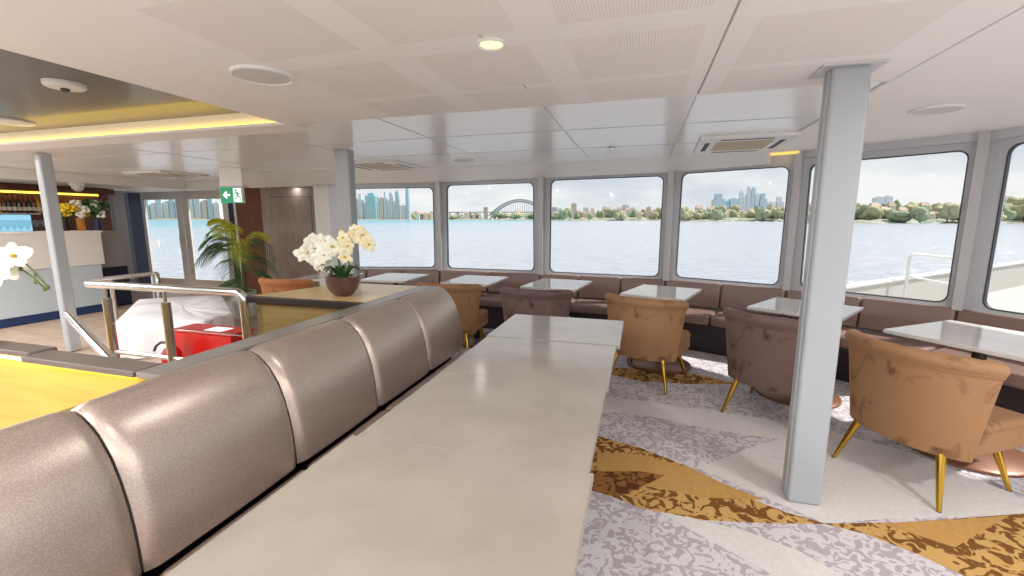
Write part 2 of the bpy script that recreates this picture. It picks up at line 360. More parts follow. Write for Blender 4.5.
sm.box(-8,1.2,3.78,3.786,CZ-.003,CZ+.01); sm.box(-8,1.2,4.75,4.756,CZ-.003,CZ+.01); sm.box(1.22,1.24,-3,5.4,CZ-.006,CZ+.01); sm.box(-5.2,-5.19,3.4,7,CZ-.003,CZ+.01); sm.box(-3.2,-3.19,3.3,6,CZ-.003,CZ+.01)
struct(sm, 'ceiling_seams', GREYF, smooth=0)
# recessed bay with warm cove light on the left
rz = CZ+.13
rc = MB(); rc.box(-12.0,-2.65,-3.0,3.2,rz,rz+.05); struct(rc, 'ceiling_recess', CEILD, smooth=0)
rf = MB(); rf.box(-12.0,-2.65,3.0,3.2,CZ-.003,rz); rf.box(-2.66,-2.65,-3.0,2.99,CZ-.012,rz); rf.box(-12.0,-2.66,2.93,3.0,CZ-.003,CZ+.02); struct(rf, 'ceiling_recess_fascia', CEILW, smooth=0)
ld = MB(); ld.box(-11.8,-2.72,2.965,2.995,CZ+.022,CZ+.034); struct(ld, 'trim_cove_light', LEDY, smooth=0)
# sloping white fascia above the windows
def inset(poly, dist):
    out = []
    for i, p in enumerate(poly):
        p = Vector((*p,0)); ds = []
        if i > 0: ds.append((p-Vector((*poly[i-1],0))).normalized())
        if i < len(poly)-1: ds.append((Vector((*poly[i+1],0))-p).normalized())
        t = sum(ds, Vector())/len(ds); nn = Vector((t.y,-t.x,0)); s_ = 1/max(.6, nn.dot(Vector((ds[0].y,-ds[0].x,0))))
        out.append(p + nn*dist*s_/nn.length)
    return out
ins = inset(MU, .42); inb = inset(MU, .06)
MX = [(-6.4,6.15)]+MU; ins = inset(MX,.42); inb = inset(MX,.06)
fa = MB()
for i in range(0, 5):
    a, b = ins[i], ins[i+1]; p, q = inb[i], inb[i+1]
    if i == 4: b = a.lerp(b, .80); q = p.lerp(q, .80)
    za, zb = 2.067 + .018*i, 2.067 + .018*(i+1)
    fa.add([(a.x,a.y,CZ-.004),(b.x,b.y,CZ-.004),(q.x,q.y,zb),(p.x,p.y,za),(a.x,a.y,CZ+.002),(b.x,b.y,CZ+.002),(q.x,q.y,CZ+.002),(p.x,p.y,CZ+.002)],
           [(0,1,2,3),(4,7,6,5),(0,4,5,1),(2,6,7,3),(1,5,6,2),(0,3,7,4)])
struct(fa, 'trim_window_fascia', WHITE, smooth=0)
lf = MB(); a, b = inb[4], inb[5]; c_, d_ = inset(MX,.10)[4], inset(MX,.10)[5]; lf.prism([(p.x,p.y) for p in (a,b,d_,c_)], CZ-.03, CZ-.006); struct(lf, 'trim_fascia_light', LEDF, smooth=0)
so_ = MB(); so_.box(-12.0,-6.36,6.75,7.44,2.15,CZ-.002); so_.box(-6.36,-5.2,6.3,7.44,2.10,CZ-.002); so_.box(-9.9,-8.75,2.0,6.74,2.13,CZ-.002); struct(so_, 'ceiling_soffit', WHITE, smooth=0)

# far left walls and doors
DY = 7.45
wb = MB(); wb.box(-12.0,-11.12,DY,DY+.1,0,CZ); wb.box(-8.5,-6.3,DY,DY+.1,0,CZ); wb.box(-11.12,-8.5,DY,DY+.1,2.17,CZ); struct(wb, 'wall_far', BROWN, smooth=0)
wb = MB(); wb.box(-10.4,-10.3,1.2,6.35,0,CZ); struct(wb, 'wall_behind_bar', BROWN, smooth=0)
def leaf(n_, x0, x1, handle_x):
    d_ = thing('door_%d' % n_, 'x', 'door', (x0,DY,0)); d_['kind'] = 'structure'; del d_['label']; del d_['category']
    W_ = x1-x0; f_ = MB(); f_.box(0,.16,0,.05,.02,2.16); f_.box(W_-.16,W_,0,.05,.02,2.16); f_.box(.16,W_-.16,0,.05,1.98,2.16); f_.box(.16,W_-.16,0,.05,.02,.2); f_.build('door_frame', CREAMF, d_, smooth=0, bevel=.006)
    g_ = MB(); g_.box(.16,W_-.16,.02,.03,.2,1.98); g_.build('door_pane', GLASS, d_, smooth=0)
    h_ = MB(); h_.tube([(handle_x,-.0,.9),(handle_x,-.05,.92),(handle_x,-.05,1.18),(handle_x,0,1.2)], .012); h_.build('door_handle', STEEL, d_)
    return d_
leaf(1, -11.12, -9.83, 1.2); leaf(2, -9.80, -8.5, .08)
jb = MB(); jb.box(-11.2,-11.12,DY-.06,DY+.06,0,2.2); jb.box(-8.5,-8.42,DY-.06,DY+.06,0,2.2); jb.box(-11.2,-8.42,DY-.06,DY+.06,2.17,2.23); struct(jb, 'trim_door_casing', CREAMF, smooth=0, bevel=.005)

# ------------------------------------------------------------------ pillars
def pillar(x, y, wx, wy, label, plate=False):
    t = thing('support_pillar', label, 'pillar', (x,y,0))
    b = MB(); b.box(-wx/2,wx/2,-wy/2,wy/2,.002,CZ-.014); b.build('post', PILR, t, smooth=0, bevel=.018, seg=3)
    if plate:
        c = MB(); c.box(-wx/2-.05,wx/2+.05,-wy/2-.03,wy/2+.05,CZ-.02,CZ-.0135); c.build('top_plate', GREYP, t, smooth=0)
        g = MB(); g.box(-wx/2-.004,-wx/2-.0005,-wy/2+.03,-wy/2+.045,.05,CZ-.03); g.build('side_strip', GREYF, t, smooth=0)
    return t
pillar(.92,2.615,.165,.12,'pale grey steel pillar standing on the carpet beside the mauve and tan chairs', True)
pillar(-6.42,3.38,.10,.12,'grey steel pillar in front of the white bar counter')
pillar(-3.03,4.08,.18,.11,'grey steel pillar behind the orchid bowl, beside the first window')

# ------------------------------------------------------------------ near banquette
t = thing('banquette', 'long silver-brown woven leather banquette along the row of joined grey tables', 'banquette', (-1.4,1.5,0))
X0, Y0 = -1.4, 1.5
prof = [(-1.70,.955),(-1.685,.972),(-1.657,.976),(-1.62,.962),(-1.585,.935),(-1.546,.897),(-1.505,.83),(-1.478,.755),(-1.46,.68),(-1.448,.60),(-1.442,.52),(-1.44,.45)]
ys = [-.46,.20,.852,1.502,2.145,2.80,3.45]
for k in range(len(ys)-1):
    a, b = ys[k]+.004, ys[k+1]-.004; mb = MB(); rows = []
    for j in range(25):
        u = [0,.012,.024,.036,.05,.07,.1,.15,.2,.27,.34,.42,.5][j] if j < 13 else 1-[0,.012,.024,.036,.05,.07,.1,.15,.2,.27,.34,.42,.5][24-j]; y = a+(b-a)*u; e = min(u,1-u)*(b-a); pull = .026*max(0,1-e/.05)**2; puff = .010*math.sin(PI*u)
        r = []
        for (x, z) in prof:
            nx = .8 if z < .93 else .3
            r.append((x-X0+(puff-pull)*nx, y-Y0, z+(puff-pull)*(.6 if z > .9 else .15)))
        r += [(-1.56-X0, y-Y0, .45), (-1.66-X0, y-Y0, .75)]
        rows.append(r)
    mb.grid(rows, close=True); mb.build('back_cushion', WOVEN, t, smooth=50)
for k in range(len(ys)-1):
    mb = MB(); mb.box(-1.43-X0,-.93-X0,ys[k]+.004-Y0,ys[k+1]-.004-Y0,.34,.445); mb.build('seat_cushion', WOVEN, t, bevel=.03, seg=3)
mb = MB(); mb.box(-1.6-X0,-.98-X0,-.46-Y0,3.44-Y0,.002,.335); mb.build('base', PLINTH, t, smooth=0)
mb = MB(); mb.box(-1.655-X0,-1.565-X0,-.46-Y0,3.44-Y0,.34,.74); mb.build('back_board', PLINTH, t, smooth=0)

# ------------------------------------------------------------------ stair enclosure: parapets, cap, railings
t = thing('stair_parapet', 'low stairwell parapet behind the leather banquette with flat metal cap', 'parapet', (-1.78,1.5,0))
def cap(mb, x0, x1, y0, y1): mb.box(x0+1.78,x1+1.78,y0-1.5,y1-1.5,.945,.972)
mb = MB(); mb.box(-1.80+1.78,-1.71+1.78,1.15-1.5,3.42-1.5,.0,.944); mb.box(-1.80+1.78,-1.71+1.78,-.46-1.5,1.149-1.5,.0,.93); mb.build('wall_panel', PANEL, t, smooth=0)
mb = MB(); cap(mb,-1.838,-1.706,1.14,3.43); mb.build('cap', CAPM, t, smooth=0, bevel=.006)
t = thing('stair_parapet', 'yellow-lit stairwell parapet in front of the grey pillar at far left', 'parapet', (-3.4,1.2,0))
mb = MB(); mb.box(-2.6,1.54,-.01,.05,0,.944); mb.build('wall_panel', PANEL_LIT, t, smooth=0)
mb = MB(); mb.box(-2.6,.88,-.03,.07,.952,.978); mb.build('cap', CAPD, t, smooth=0, bevel=.005)
mb = MB(); mb.box(.882,1.55,-.06,.05,.945,.971); mb.build('cap', CAPD, t, smooth=0, bevel=.005)
mb = MB(); mb.box(-2.58,1.5,-.026,-.012,.935,.944); mb.build('light_strip', LEDP, t, smooth=0)
t = thing('service_counter', 'oak-topped counter with dark front edge carrying the orchid bowl', 'counter', (-2.3,3.05,0))
mb = MB(); mb.prism([(-.55,-.44),(.46,-.44),(.46,.36),(-.28,.36),(-.45,-.2)], .945, .972); mb.build('top', OAK, t, smooth=0, bevel=.004)
mb = MB(); mb.box(-.57,.46,-.475,-.442,.925,.974); mb.build('front_edge', DARKM, t, smooth=0, bevel=.004)
mb = MB(); mb.prism([(-.52,-.42),(.45,-.42),(.45,.32),(-.24,.32),(-.42,-.2)], 0, .944); mb.build('front_panel', PANEL, t, smooth=0)

def rail_curve(pts, r=.08, n=6):
    out = [Vector(pts[0])]
    for i in range(1, len(pts)-1):
        p = Vector(pts[i]); a = (Vector(pts[i-1])-p); b = (Vector(pts[i+1])-p); ra = min(r, a.length*.45, b.length*.45); a = p+a.normalized()*ra; b = p+b.normalized()*ra
        for k in range(n+1):
            s_ = k/n; out.append(a*(1-s_)**2 + p*2*s_*(1-s_) + b*s_**2)
    out.append(Vector(pts[-1])); return out
t = thing('stair_railing', 'polished steel stair railing in front of the red box', 'railing', (-3.66,2.57,0))
mb = MB(); mb.tube(rail_curve([(-.90,0,.995),(.79,0,1.0),(.79,0,.0)], .07), .032, 14); mb.build('handrail', STEEL, t)
for x in (-.70,-.02):
    mb = MB(); mb.tube([(x,0,0),(x,0,.88)], .034, 14); mb.tube([(x,0,.88),(x,0,.975)], .012, 8); mb.build('post', STEEL, t)
mb = MB(); mb.tube([(-.70,-.0,.41),(.79,-.0,.41)], .02, 10); mb.build('low_rail', STEEL, t)
mb = MB(); mb.tube([(-.68,.0,.66),(.79,.0,.66)], .004, 6); mb.build('cable', STEEL, t)
t = thing('stair_railing', 'shorter bright steel railing behind, near the glass doors', 'railing', (-7.24,4.55,0))
mb = MB(); mb.tube(rail_curve([(-.12,-.34,.70),(0,.0,.715),(.12,.36,.725),(.30,.22,.70),(.30,.22,0)], .08), .032, 12); mb.build('handrail', STEEL, t)
for x, y in ((-.06,-.16),(.10,.30)):
    mb = MB(); mb.tube([(x,y,0),(x,y,.71)], .03, 10); mb.build('post', STEEL, t)
t = thing('stair_handrail', 'sloping steel handrail running down into the stairwell', 'railing', (-3.9,2.1,0))
a, b = at_y(69,315,2.3), at_y(125,375,2.0)
mb = MB(); mb.tube([tuple(a-Vector(t.location)),tuple(b-Vector(t.location))], .034, 14); mb.build('handrail', STEEL, t)
mb = MB(); p = a.lerp(b,.8)-Vector(t.location); mb.tube([tuple(p),(p.x,p.y,0)], .018, 10); mb.build('post', STEEL, t)

# red locker box, extinguisher, cloth heap
t = thing('red_box', 'red steel fire locker standing behind the stair railing', 'box', (-4.13,3.3,0))
mb = MB(); mb.box(-.385,.385,-.13,.13,.0,.425); mb.build('body', RED, t, smooth=0, bevel=.008)
mb = MB(); mb.box(-.395,.395,-.14,.14,.43,.452); mb.build('lid', RED, t, smooth=0, bevel=.006)
mb = MB(); mb.box(-.02,.20,-.07,.07,.4535,.456); mb.build('paper_notice', SIGNW, t, smooth=0)
t = thing('fire_extinguisher', 'red fire extinguisher with black hose against the front of the red box', 'fire extinguisher', (-4.33,3.02,0))
mb = MB(); mb.lathe([(.075,.0),(.085,.02),(.085,.26),(.06,.31),(.03,.33)], 16); mb.build('cylinder', RED, t)
mb = MB(); mb.tube([(0,0,.33),(-.02,0,.36),(-.09,-.02,.37),(-.15,-.03,.33),(-.17,-.04,.28)], .012, 8); mb.build('hose', RUBBER, t)
mb = MB(); mb.box(-.02,.02,-.015,.015,.332,.37); mb.box(-.06,.02,-.01,.01,.37,.385); mb.build('valve', DARKM, t, smooth=0)
q = [at_z(x,y,.42) for x,y in ((114,322),(138,299),(222,294.5),(233,312),(203,321))]
c0 = sum(q, Vector())/5
mb = MB(); n = 60; ring = []
for i in range(5):
    for k in range(12): ring.append(q[i].lerp(q[(i+1)%5], k/12) - Vector((c0.x,c0.y,0)))
rows = [[(p.x*.02,p.y*.02,.425) for p in ring], [(p.x*.55,p.y*.55,.425+.012*math.sin(i*.9)) for i,p in enumerate(ring)], [(p.x*.95,p.y*.95,.424) for p in ring], [(p.x,p.y,.405) for p in ring]]
for z, o_ in ((.28,.03),(.14,.055),(.012,.075)):
    rows.append([(p.x*(1+o_*(.6+.6*math.sin(i*1.35+z*3))), p.y*(1+o_*(.6+.6*math.sin(i*1.35+z*3))), z) for i,p in enumerate(ring)])
mb.grid([r+[r[0]] for r in rows]); o = mb.build('cloth_cover', CLOTH, None, smooth=60); o.location = (c0.x,c0.y,0)
tag(o, 'white cloth draped over a low stack beside the red box and the potted palm', 'cloth')

# ------------------------------------------------------------------ tables
def table_parts(t, w, d, h, top, edge, bevel=.004, disc=True):
    mb = MB(); mb.box(-w/2,w/2,-d/2,d/2,h-.026,h-.0015); mb.build('edge_band', edge, t, smooth=0, bevel=.003)
    mb = MB(); mb.box(-w/2+.004,w/2-.004,-d/2+.004,d/2-.004,h-.0015,h); mb.build('tabletop', top, t, smooth=0)
    mb = MB(); mb.lathe([(.04,.03),(.036,.2),(.036,h-.05),(.16,h-.04),(.16,h-.027)], 20); mb.build('column', DARKM, t)
    mb = MB()
    if disc: mb.lathe([(.33,.006),(.33,.022),(.31,.034),(.06,.05)], 36)
    else: mb.lathe([(.2,.002),(.2,.018),(.05,.035)], 28)
    mb.build('pedestal_base', COPPER if disc else DARKM, t, smooth=40)
rowsY = [(.59,1.326,-.113,-1.02,.742),(1.33,2.072,-.128,-1.0,.742),(2.076,2.812,-.122,-1.005,.74),(2.822,3.562,-.10,-1.015,.742)]
where = ['nearest grey table of the joined row, cropped by the bottom of the picture','second grey table in the joined row beside the leather banquette','third grey table in the joined row, next before the end one','end table of the joined row, reflecting the windows, nearest the mauve chair']
for (y0,y1,x1,x0,h), lb in zip(rowsY, where):
    t = thing('dining_table', lb, 'table', ((x0+x1)/2,(y0+y1)/2,0), 0, 'joined tables along the leather banquette')
    table_parts(t, x1-x0, y1-y0, h, LAM, LAME, disc=False)
def quadcentre(pix, z): 
    p = [at_z(x,y,z) for x,y in pix]; return sum(p, Vector())/4
WT = [((-4.22,5.22),.66,.72,8,'white-looking table in front of the locker, behind the rust chair'),
      ((-3.28,5.40),.66,.78,3,'grey-white window table in front of the leftmost window, directly behind the orchid'),
      ((-2.10,5.46),.66,.80,-2,'window table behind the gold chair at the end of the leather banquette'),
      ((-.98,5.40),.68,.82,-8,'window table behind the small mauve chair, under the post right of the bridge view'),
      ((.25,5.14),.68,.82,-18,'window table behind the tan chair with a single chair back in full view'),
      ((1.48,4.58),.72,.76,-33,'window table behind the mauve chair that stands beside the pillar'),
      ((2.30,3.75),.74,.84,-53,'largest-looking window table at right edge, behind the nearest tan chair')]
for (x,y),w_,d_,a,lb in WT:
    t = thing('window_table', lb, 'table', (x*.9375,y*.9375,0), math.radians(a), 'tables along the windows')
    table_parts(t, w_*.9375, d_*.9375, .80, LAMD, LAMD)

# ------------------------------------------------------------------ chairs
def make_chair(label, loc, fwd, m, group='velvet chairs facing the window tables'):
    t = thing('velvet_chair', label, 'chair', loc, math.atan2(-fwd[0], fwd[1]), group)
    # wrap-around backrest
    mb = MB(); rows = []; NU = 28
    for i in range(NU+1):
        u = -1+2*i/NU; th_ = u*math.radians(66); r = []
        def pt(z, off, lean=True):
            tt = max(0,(z-.27)/.58); hw = .315+.075*tt; dep = .13+.10*tt
            y = -.285-.095*tt + dep*(1-math.cos(th_))/(1-math.cos(math.radians(66))); x = hw*math.sin(th_)/math.sin(math.radians(66))
            nx, ny = math.sin(th_), -math.cos(th_)*1.0
            return (x-nx*off, y-ny*off, z)
        drop = .018*abs(u)**3
        groove = .007*(abs(math.sin((u+1)*PI*4.5))**.4)
        for z in (.275,.30,.40,.52,.64,.74): r.append(pt(z,0))
        r += [pt(.775-drop,.0), pt(.785-drop,-.010), pt(.815-drop,-.018), pt(.842-drop+groove*.6,-.004), pt(.852-drop+groove,.030), pt(.842-drop+groove*.6,.062), pt(.81-drop,.08-groove)]
        for z in (.72,.60,.48,.40): r.append(pt(z,.085-groove))
        r += [pt(.275,.08)]
        rows.append(r)
    mb.grid(rows, close=True); mb.build('backrest', m, t, smooth=55)
    mb = MB(); pl = []
    for i in range(NU+1):
        u = -1+2*i/NU; th_ = u*math.radians(66); tt = (.775-.27)/.58; hw = .317+.075*tt; dep = .13+.10*tt
        pl.append((hw*math.sin(th_)/math.sin(math.radians(66)), -.288-.095*tt+dep*(1-math.cos(th_))/(1-math.cos(math.radians(66))), .778-.018*abs(u)**3))
    mb.tube(pl, .005, 6); mb.build('piping', m, t)
    mb = MB(); o_ = [(-.255,-.20),(.255,-.20),(.305,-.14),(.31,.34),(.27,.385),(-.27,.385),(-.31,.34),(-.305,-.14)]
    mb.prism(o_, .275, .455); mb.build('seat', m, t, smooth=50, bevel=.032, seg=4)
    mb = MB(); pts = [(p[0]*1.006, p[1]*1.004, .415) for p in o_]; mb.tube(pts[2:8], .005, 6); mb.build('seat_piping', m, t)
    for sx in (-1,1):
        for sy in (-1,1):
            mb = MB(); top = (sx*.215, .235 if sy > 0 else -.215, .285); bot = (sx*.285, .31 if sy > 0 else -.30, .0)
            top, bot = Vector(top), Vector(bot); mb.tube([tuple(top.lerp(bot,k/5)) for k in range(6)], [.023,.021,.019,.016,.0135,.011], 12)
            l_ = mb.build('leg', BRASS, t)
            f_ = MB(); f_.lathe([(.0115,.0005),(.0115,.006)], 10, (bot.x,bot.y,0)); f_.build('foot_pad', RUBBER, l_)
    return t
c1 = make_chair('rust-orange velvet chair before the locker, its back just above the counter', (-4.12,4.46,0), (0,1), V_RUST)
def chair(label, loc, fwd, m):
    return dup(c1, loc, math.atan2(-fwd[0], fwd[1]), label, None, {V_RUST: m})
chair('gold-tan velvet chair just beyond the far end of the leather banquette', (-2.06,4.64,0), (-.04,1), V_TAN)
chair('mauve velvet chair behind the end of the joined table row', (-1.03,4.54,0), (.0,1), V_MAUVE)
chair('tan velvet chair with brown smudges, full back seen, right of the joined tables', (.107,4.336,0), (.34,.94), V_TAN)
chair('mauve velvet chair with dark scuffs, partly hidden by the pillar', (1.09,3.81,0), (.53,.85), V_MAUVE)
chair('nearest tan velvet chair, right of the pillar, turned toward the right', (1.685,3.095,0), (.83,.55), V_TAN)

# ------------------------------------------------------------------ banquette along the windows
t = thing('window_banquette', 'brown leather bench following the curved row of windows', 'banquette', (-.8,6.0,0))
O = Vector((-.8,6.0,0))
def lay(d0): return inset(MU[:8], d0)
f0, f1, f2, f3 = lay(.045), lay(.13), lay(.60), lay(.52)
for i in range(0, 7):
    n = max(2, round((f0[i+1]-f0[i]).length/.66))
    for k in range(n):
        s0, s1 = k/n+.004, (k+1)/n-.004
        a0, a1 = f0[i].lerp(f0[i+1],s0)-O, f0[i].lerp(f0[i+1],s1)-O; b0, b1 = f1[i].lerp(f1[i+1],s0)-O, f1[i].lerp(f1[i+1],s1)-O
        c0_, c1_ = f2[i].lerp(f2[i+1],s0)-O, f2[i].lerp(f2[i+1],s1)-O
        mb = MB(); g0, g1 = a0.lerp(b0,.55), a1.lerp(b1,.55)
        mb.add([(b0.x,b0.y,.455),(b1.x,b1.y,.455),(g1.x,g1.y,.765),(g0.x,g0.y,.765),(a0.x,a0.y,.455),(a1.x,a1.y,.455),(a1.x,a1.y,.765),(a0.x,a0.y,.765)],
               [(0,1,2,3),(4,7,6,5),(3,2,6,7),(0,4,5,1),(0,3,7,4),(1,5,6,2)])
        mb.build('back_cushion', LEATH, t, smooth=40, bevel=.02, seg=3)
        mb = MB(); mb.prism([(b0.x,b0.y),(b1.x,b1.y),(c1_.x,c1_.y),(c0_.x,c0_.y)], .335, .45); mb.build('seat_cushion', LEATH, t, smooth=50, bevel=.035, seg=3)
    mb = MB(); q = [f0[i]-O, f0[i+1]-O, f3[i+1]-O, f3[i]-O]; mb.prism([(p.x,p.y) for p in q], .002, .334); mb.build('base', PLINTH, t, smooth=0)

# ------------------------------------------------------------------ orchids
def blossom(mb, c, s, face, tilt):
    c = Vector(c); face = Vector(face).normalized(); u = face.orthogonal().normalized(); u = Matrix.Rotation(tilt,3,face) @ u; v = face.cross(u)
    mb.cur = 0
    for k in range(5):
        a = 2*PI*k/5; d = u*math.cos(a)+v*math.sin(a); e = face.cross(d); big = 1.0 if k in (1,4) else .82
        ctr = c + d*s*.52*big; rows = []
        for i in range(5):
            rr = i/4; wv = s*.42*big*math.sin(PI*(.12+.80*rr))
            rows.append([tuple(c + d*s*(.08+.95*rr)*big + e*wv*(j-2)/2 + face*(s*.16*math.sin(rr*PI*.7) - s*.1*abs(j-2)/2*rr)) for j in range(5)])
        mb.grid(rows)
    mb.cur = 1; mb.ball(tuple(c+face*s*.14), s*.14, 8, 5); mb.cur = 0
def orchid(label, loc, arcs, bowl=True, lf=6, seed=3):
    random.seed(seed)
    t = thing('orchid_bowl' if bowl else 'orchid_spray', label, 'orchid', loc)
    mb = MB(); mb.lathe([(.055,.0),(.075,.012),(.105,.05),(.122,.10),(.127,.15),(.118,.15),(.11,.12),(.08,.115)], 32); mb.build('bowl', BOWLM, t)
    mb = MB(); mb.lathe([(.10,.118),(.09,.128),(.04,.136)], 20); mb.build('moss', SOIL, t)
    for k in range(lf):
        a = 2*PI*k/lf+.3; L_ = .13+.03*random.random(); mb = MB(); rows = []
        for i in range(7):
            r = i/6; x = .03+L_*r*.75; z = .135+.09*math.sin(r*PI*.75); wv = .036*math.sin(PI*(.1+.85*r))
            rows.append([(x*math.cos(a)-j*wv*math.sin(a), x*math.sin(a)+j*wv*math.cos(a), z-.012*(1-abs(j))) for j in (-1,-.5,0,.5,1)])
        mb.grid(rows); mb.build('leaf', LEAFD, t, smooth=60)
    for arc in arcs:
        pts, n, m, s = arc[:4]; um = arc[4] if len(arc) > 4 else .95
        P_ = [Vector(p) for p in pts]; cv = []
        for i in range(25):
            u = i/24; q_ = P_[:]
            while len(q_) > 1: q_ = [q_[j].lerp(q_[j+1],u) for j in range(len(q_)-1)]
            cv.append(q_[0])
        mb = MB(); mb.tube([tuple(p) for p in cv], .004, 6); st = mb.build('stem', STEMM, t)
        for k in range(n):
            u = .45+(um-.45)*k/max(1,n-1); p = cv[int(u*24)]; sd = (1 if k%2 else -1)
            b = MB(); f_ = Vector((.35+.3*random.uniform(-1,1), -.8, .15*random.uniform(-1,1)+.1)); blossom(b, p+Vector((sd*.012,-.016,-.018+.03*random.uniform(-1,1))), s*random.uniform(.85,1.1), f_, random.uniform(0,6)); b.build('blossom', [m, PETALC], st, smooth=60, recalc=False)
        for k in range(2 if um > .9 else 5):
            b = MB(); p = cv[-1-3*k if um < .9 else -1]+Vector((.012*(k%2),0,-.016*(k%2))); b.ball(tuple(p), (.008,.008,.011), 8, 5); b.build('bud', STEMM, st)
    return t
o1 = orchid('brown bowl of white and pale yellow orchids on the oak counter', (-2.17,2.82,.9725),
   [([(0,0,.12),(-.02,0,.40),(-.08,-.02,.52),(-.24,-.03,.42),(-.33,-.02,.28)], 9, PETAL, .072),
    ([(-.02,.03,.12),(-.05,.03,.38),(-.10,.02,.46),(-.16,.0,.36),(-.20,-.02,.20)], 9, PETAL, .074),
    ([(-.01,-.02,.12),(0,-.02,.36),(-.03,-.03,.46),(-.10,-.05,.40),(-.13,-.06,.26)], 7, PETAL, .072),
    ([(.04,.02,.12),(.06,.03,.45),(.10,.03,.60),(.20,.03,.50),(.25,.02,.38)], 10, PETALY, .062),
    ([(.03,.0,.12),(.03,0,.42),(.05,.0,.52),(.09,-.02,.44),(.08,-.04,.28)], 7, PETALY, .06)])
# spray at the left edge, standing on the parapet
t = orchid('white orchid spray with green buds at the left edge, in front of the bar', (-3.15,1.225,.9785),
   [([(0,0,.12),(.15,0,.44),(.36,.0,.56),(.56,.01,.42),(.70,.01,.28)], 6, PETAL, .07, .78), ([(0,.02,.12),(.12,.03,.36),(.32,.04,.46),(.52,.03,.36),(.66,.02,.27)], 5, PETAL, .065, .74)], seed=5)

# ------------------------------------------------------------------ palm in white pot
t = thing('potted_palm', 'arching green potted palm, yellow light painted on some fronds, in front of the glass doors', 'plant', (-6.05,5.42,0))
mb = MB(); mb.lathe([(.15,.002),(.16,.02),(.185,.38),(.19,.42),(.175,.42),(.165,.36)], 28); mb.build('pot', POTW, t)
mb = MB(); mb.lathe([(.166,.375),(.15,.41),(.06,.43)], 20); mb.build('soil', SOIL, t)
random.seed(11)
for k in range(6):
    a = k*1.05; mb = MB(); mb.tube([(.05*math.cos(a),.05*math.sin(a),.40),(.055*math.cos(a),.055*math.sin(a),.8),(.07*math.cos(a),.07*math.sin(a),1.08)], [.014,.011,.007], 8); mb.build('cane', STEMM, t)
def frond(a, L_, rise, z0, m, droop=1.0):
    mb = MB(); P_ = [Vector((.06*math.cos(a),.06*math.sin(a),z0)), Vector((.25*L_*math.cos(a),.25*L_*math.sin(a),z0+rise)), Vector((.7*L_*math.cos(a),.7*L_*math.sin(a),z0+rise*.9)), Vector((L_*math.cos(a),L_*math.sin(a),z0+rise-.6*L_*droop))]
    cv = []
    for i in range(23):
        u = i/22; q_ = P_[:]
        while len(q_) > 1: q_ = [q_[j].lerp(q_[j+1],u) for j in range(len(q_)-1)]
        cv.append(q_[0])
    mb.tube([tuple(p) for p in cv], [.006*(1-.7*i/22) for i in range(23)], 5)
    sd = Vector((-math.sin(a),math.cos(a),0))
    for i in range(5, 23):
        u = (i-5)/17; ln = .24*math.sin(PI*(.25+.65*u))+.03; fw_ = (cv[i]-cv[i-1]).normalized()
        for s_ in (-1,1):
            d = (fw_*.55 + sd*s_*.75 + Vector((0,0,-.35))).normalized(); wd = fw_*.009
            p = cv[i]; e = p + d*ln + Vector((0,0,-.25*ln)); mdl = p + d*ln*.55
            mb.add([p-wd*.4, mdl-wd, e, mdl+wd, p+wd*.4], [(0,1,2,3,4)])
    mb.build('frond', m, t, smooth=0, recalc=False)
for k, (a, L_, r_, z0, m, dr) in enumerate([(3.5,.62,.35,.95,LEAFD,1.1),(3.0,.55,.2,.8,LEAFD,1.1),(4.0,.5,.42,1.0,LEAFD,.9),(5.6,.62,.38,1.0,LEAF_LIT,1.15),(.2,.58,.35,1.0,LEAFD,1.2),(6.0,.55,.18,.95,LEAFD,1.2),(4.7,.42,.5,1.0,LEAF_LIT,.6),
      (1.2,.5,.45,1.0,LEAF_LIT,.8),(2.2,.5,.35,.9,LEAFD,1),(5.1,.5,.05,.75,LEAFD,1),(.8,.5,.1,.7,LEAFD,1.1),(3.3,.5,.02,.6,LEAFD,1),(5.9,.5,-.02,.55,LEAFD,1),(3.7,.66,.25,1.0,LEAFD,1.2),(3.2,.6,.32,1.05,LEAFD,1.0),(4.3,.5,.3,.9,LEAFD,1),(2.7,.55,.3,.9,LEAFD,1.1),(5.3,.6,.3,1.0,LEAFD,1.2),(.5,.55,.2,.85,LEAFD,1.2),(4.6,.3,.55,1.05,LEAF_LIT,.2),(5.0,.35,.5,1.05,LEAF_LIT,.4),(4.1,.32,.55,1.05,LEAF_LIT,.3),(3.6,.5,.1,.5,LEAFD,.9),(4.6,.5,.0,.5,LEAFD,.8),(2.9,.45,.1,.5,LEAFD,.9)]): frond(a,L_,r_,z0,m,dr)

# ------------------------------------------------------------------ locker, wall pieces near the doors
a, b = at_y(264,240,6.42), at_y(319,240,6.42)
t = thing('built_in_locker', 'tall grey-brown veneered locker with a flush door, left of the windows', 'locker', ((a.x+b.x)/2,6.42,0))
hw = (b.x-a.x)/2
mb = MB(); mb.box(-hw,hw,.012,.45,.0,2.12); mb.build('body', LOCKW, t, smooth=0)
mb = MB(); mb.box(-hw+.20,hw-.13,.0,.010,.08,1.93); mb.build('door_panel', LOCKW, t, smooth=0, bevel=.004)
mb = MB(); mb.box(-hw+.192,hw-.122,.008,.0115,.07,1.94); mb.build('door_gap', SLOT, t, smooth=0)
a2 = at_y(239,240,6.6)
t = thing('veneer_panel', 'dark red-brown wood panel between the exit sign and the locker', 'panel', ((a2.x+a.x)/2,6.62,0))
hw2 = (a.x-a2.x)/2
mb = MB(); mb.box(-hw2,hw2-.006,0,.08,0,2.12); mb.build('panel_board', BROWN, t, smooth=0)
mb = MB(); mb.box(-hw2-.06,-hw2-.005,-.02,.08,0,2.12); mb.build('edge_post', CREAMF, t, smooth=0)
pz = thing('wall_poster', 'small dark poster with white shapes beside the right glass door', 'poster', (-8.12,7.42,1.5))
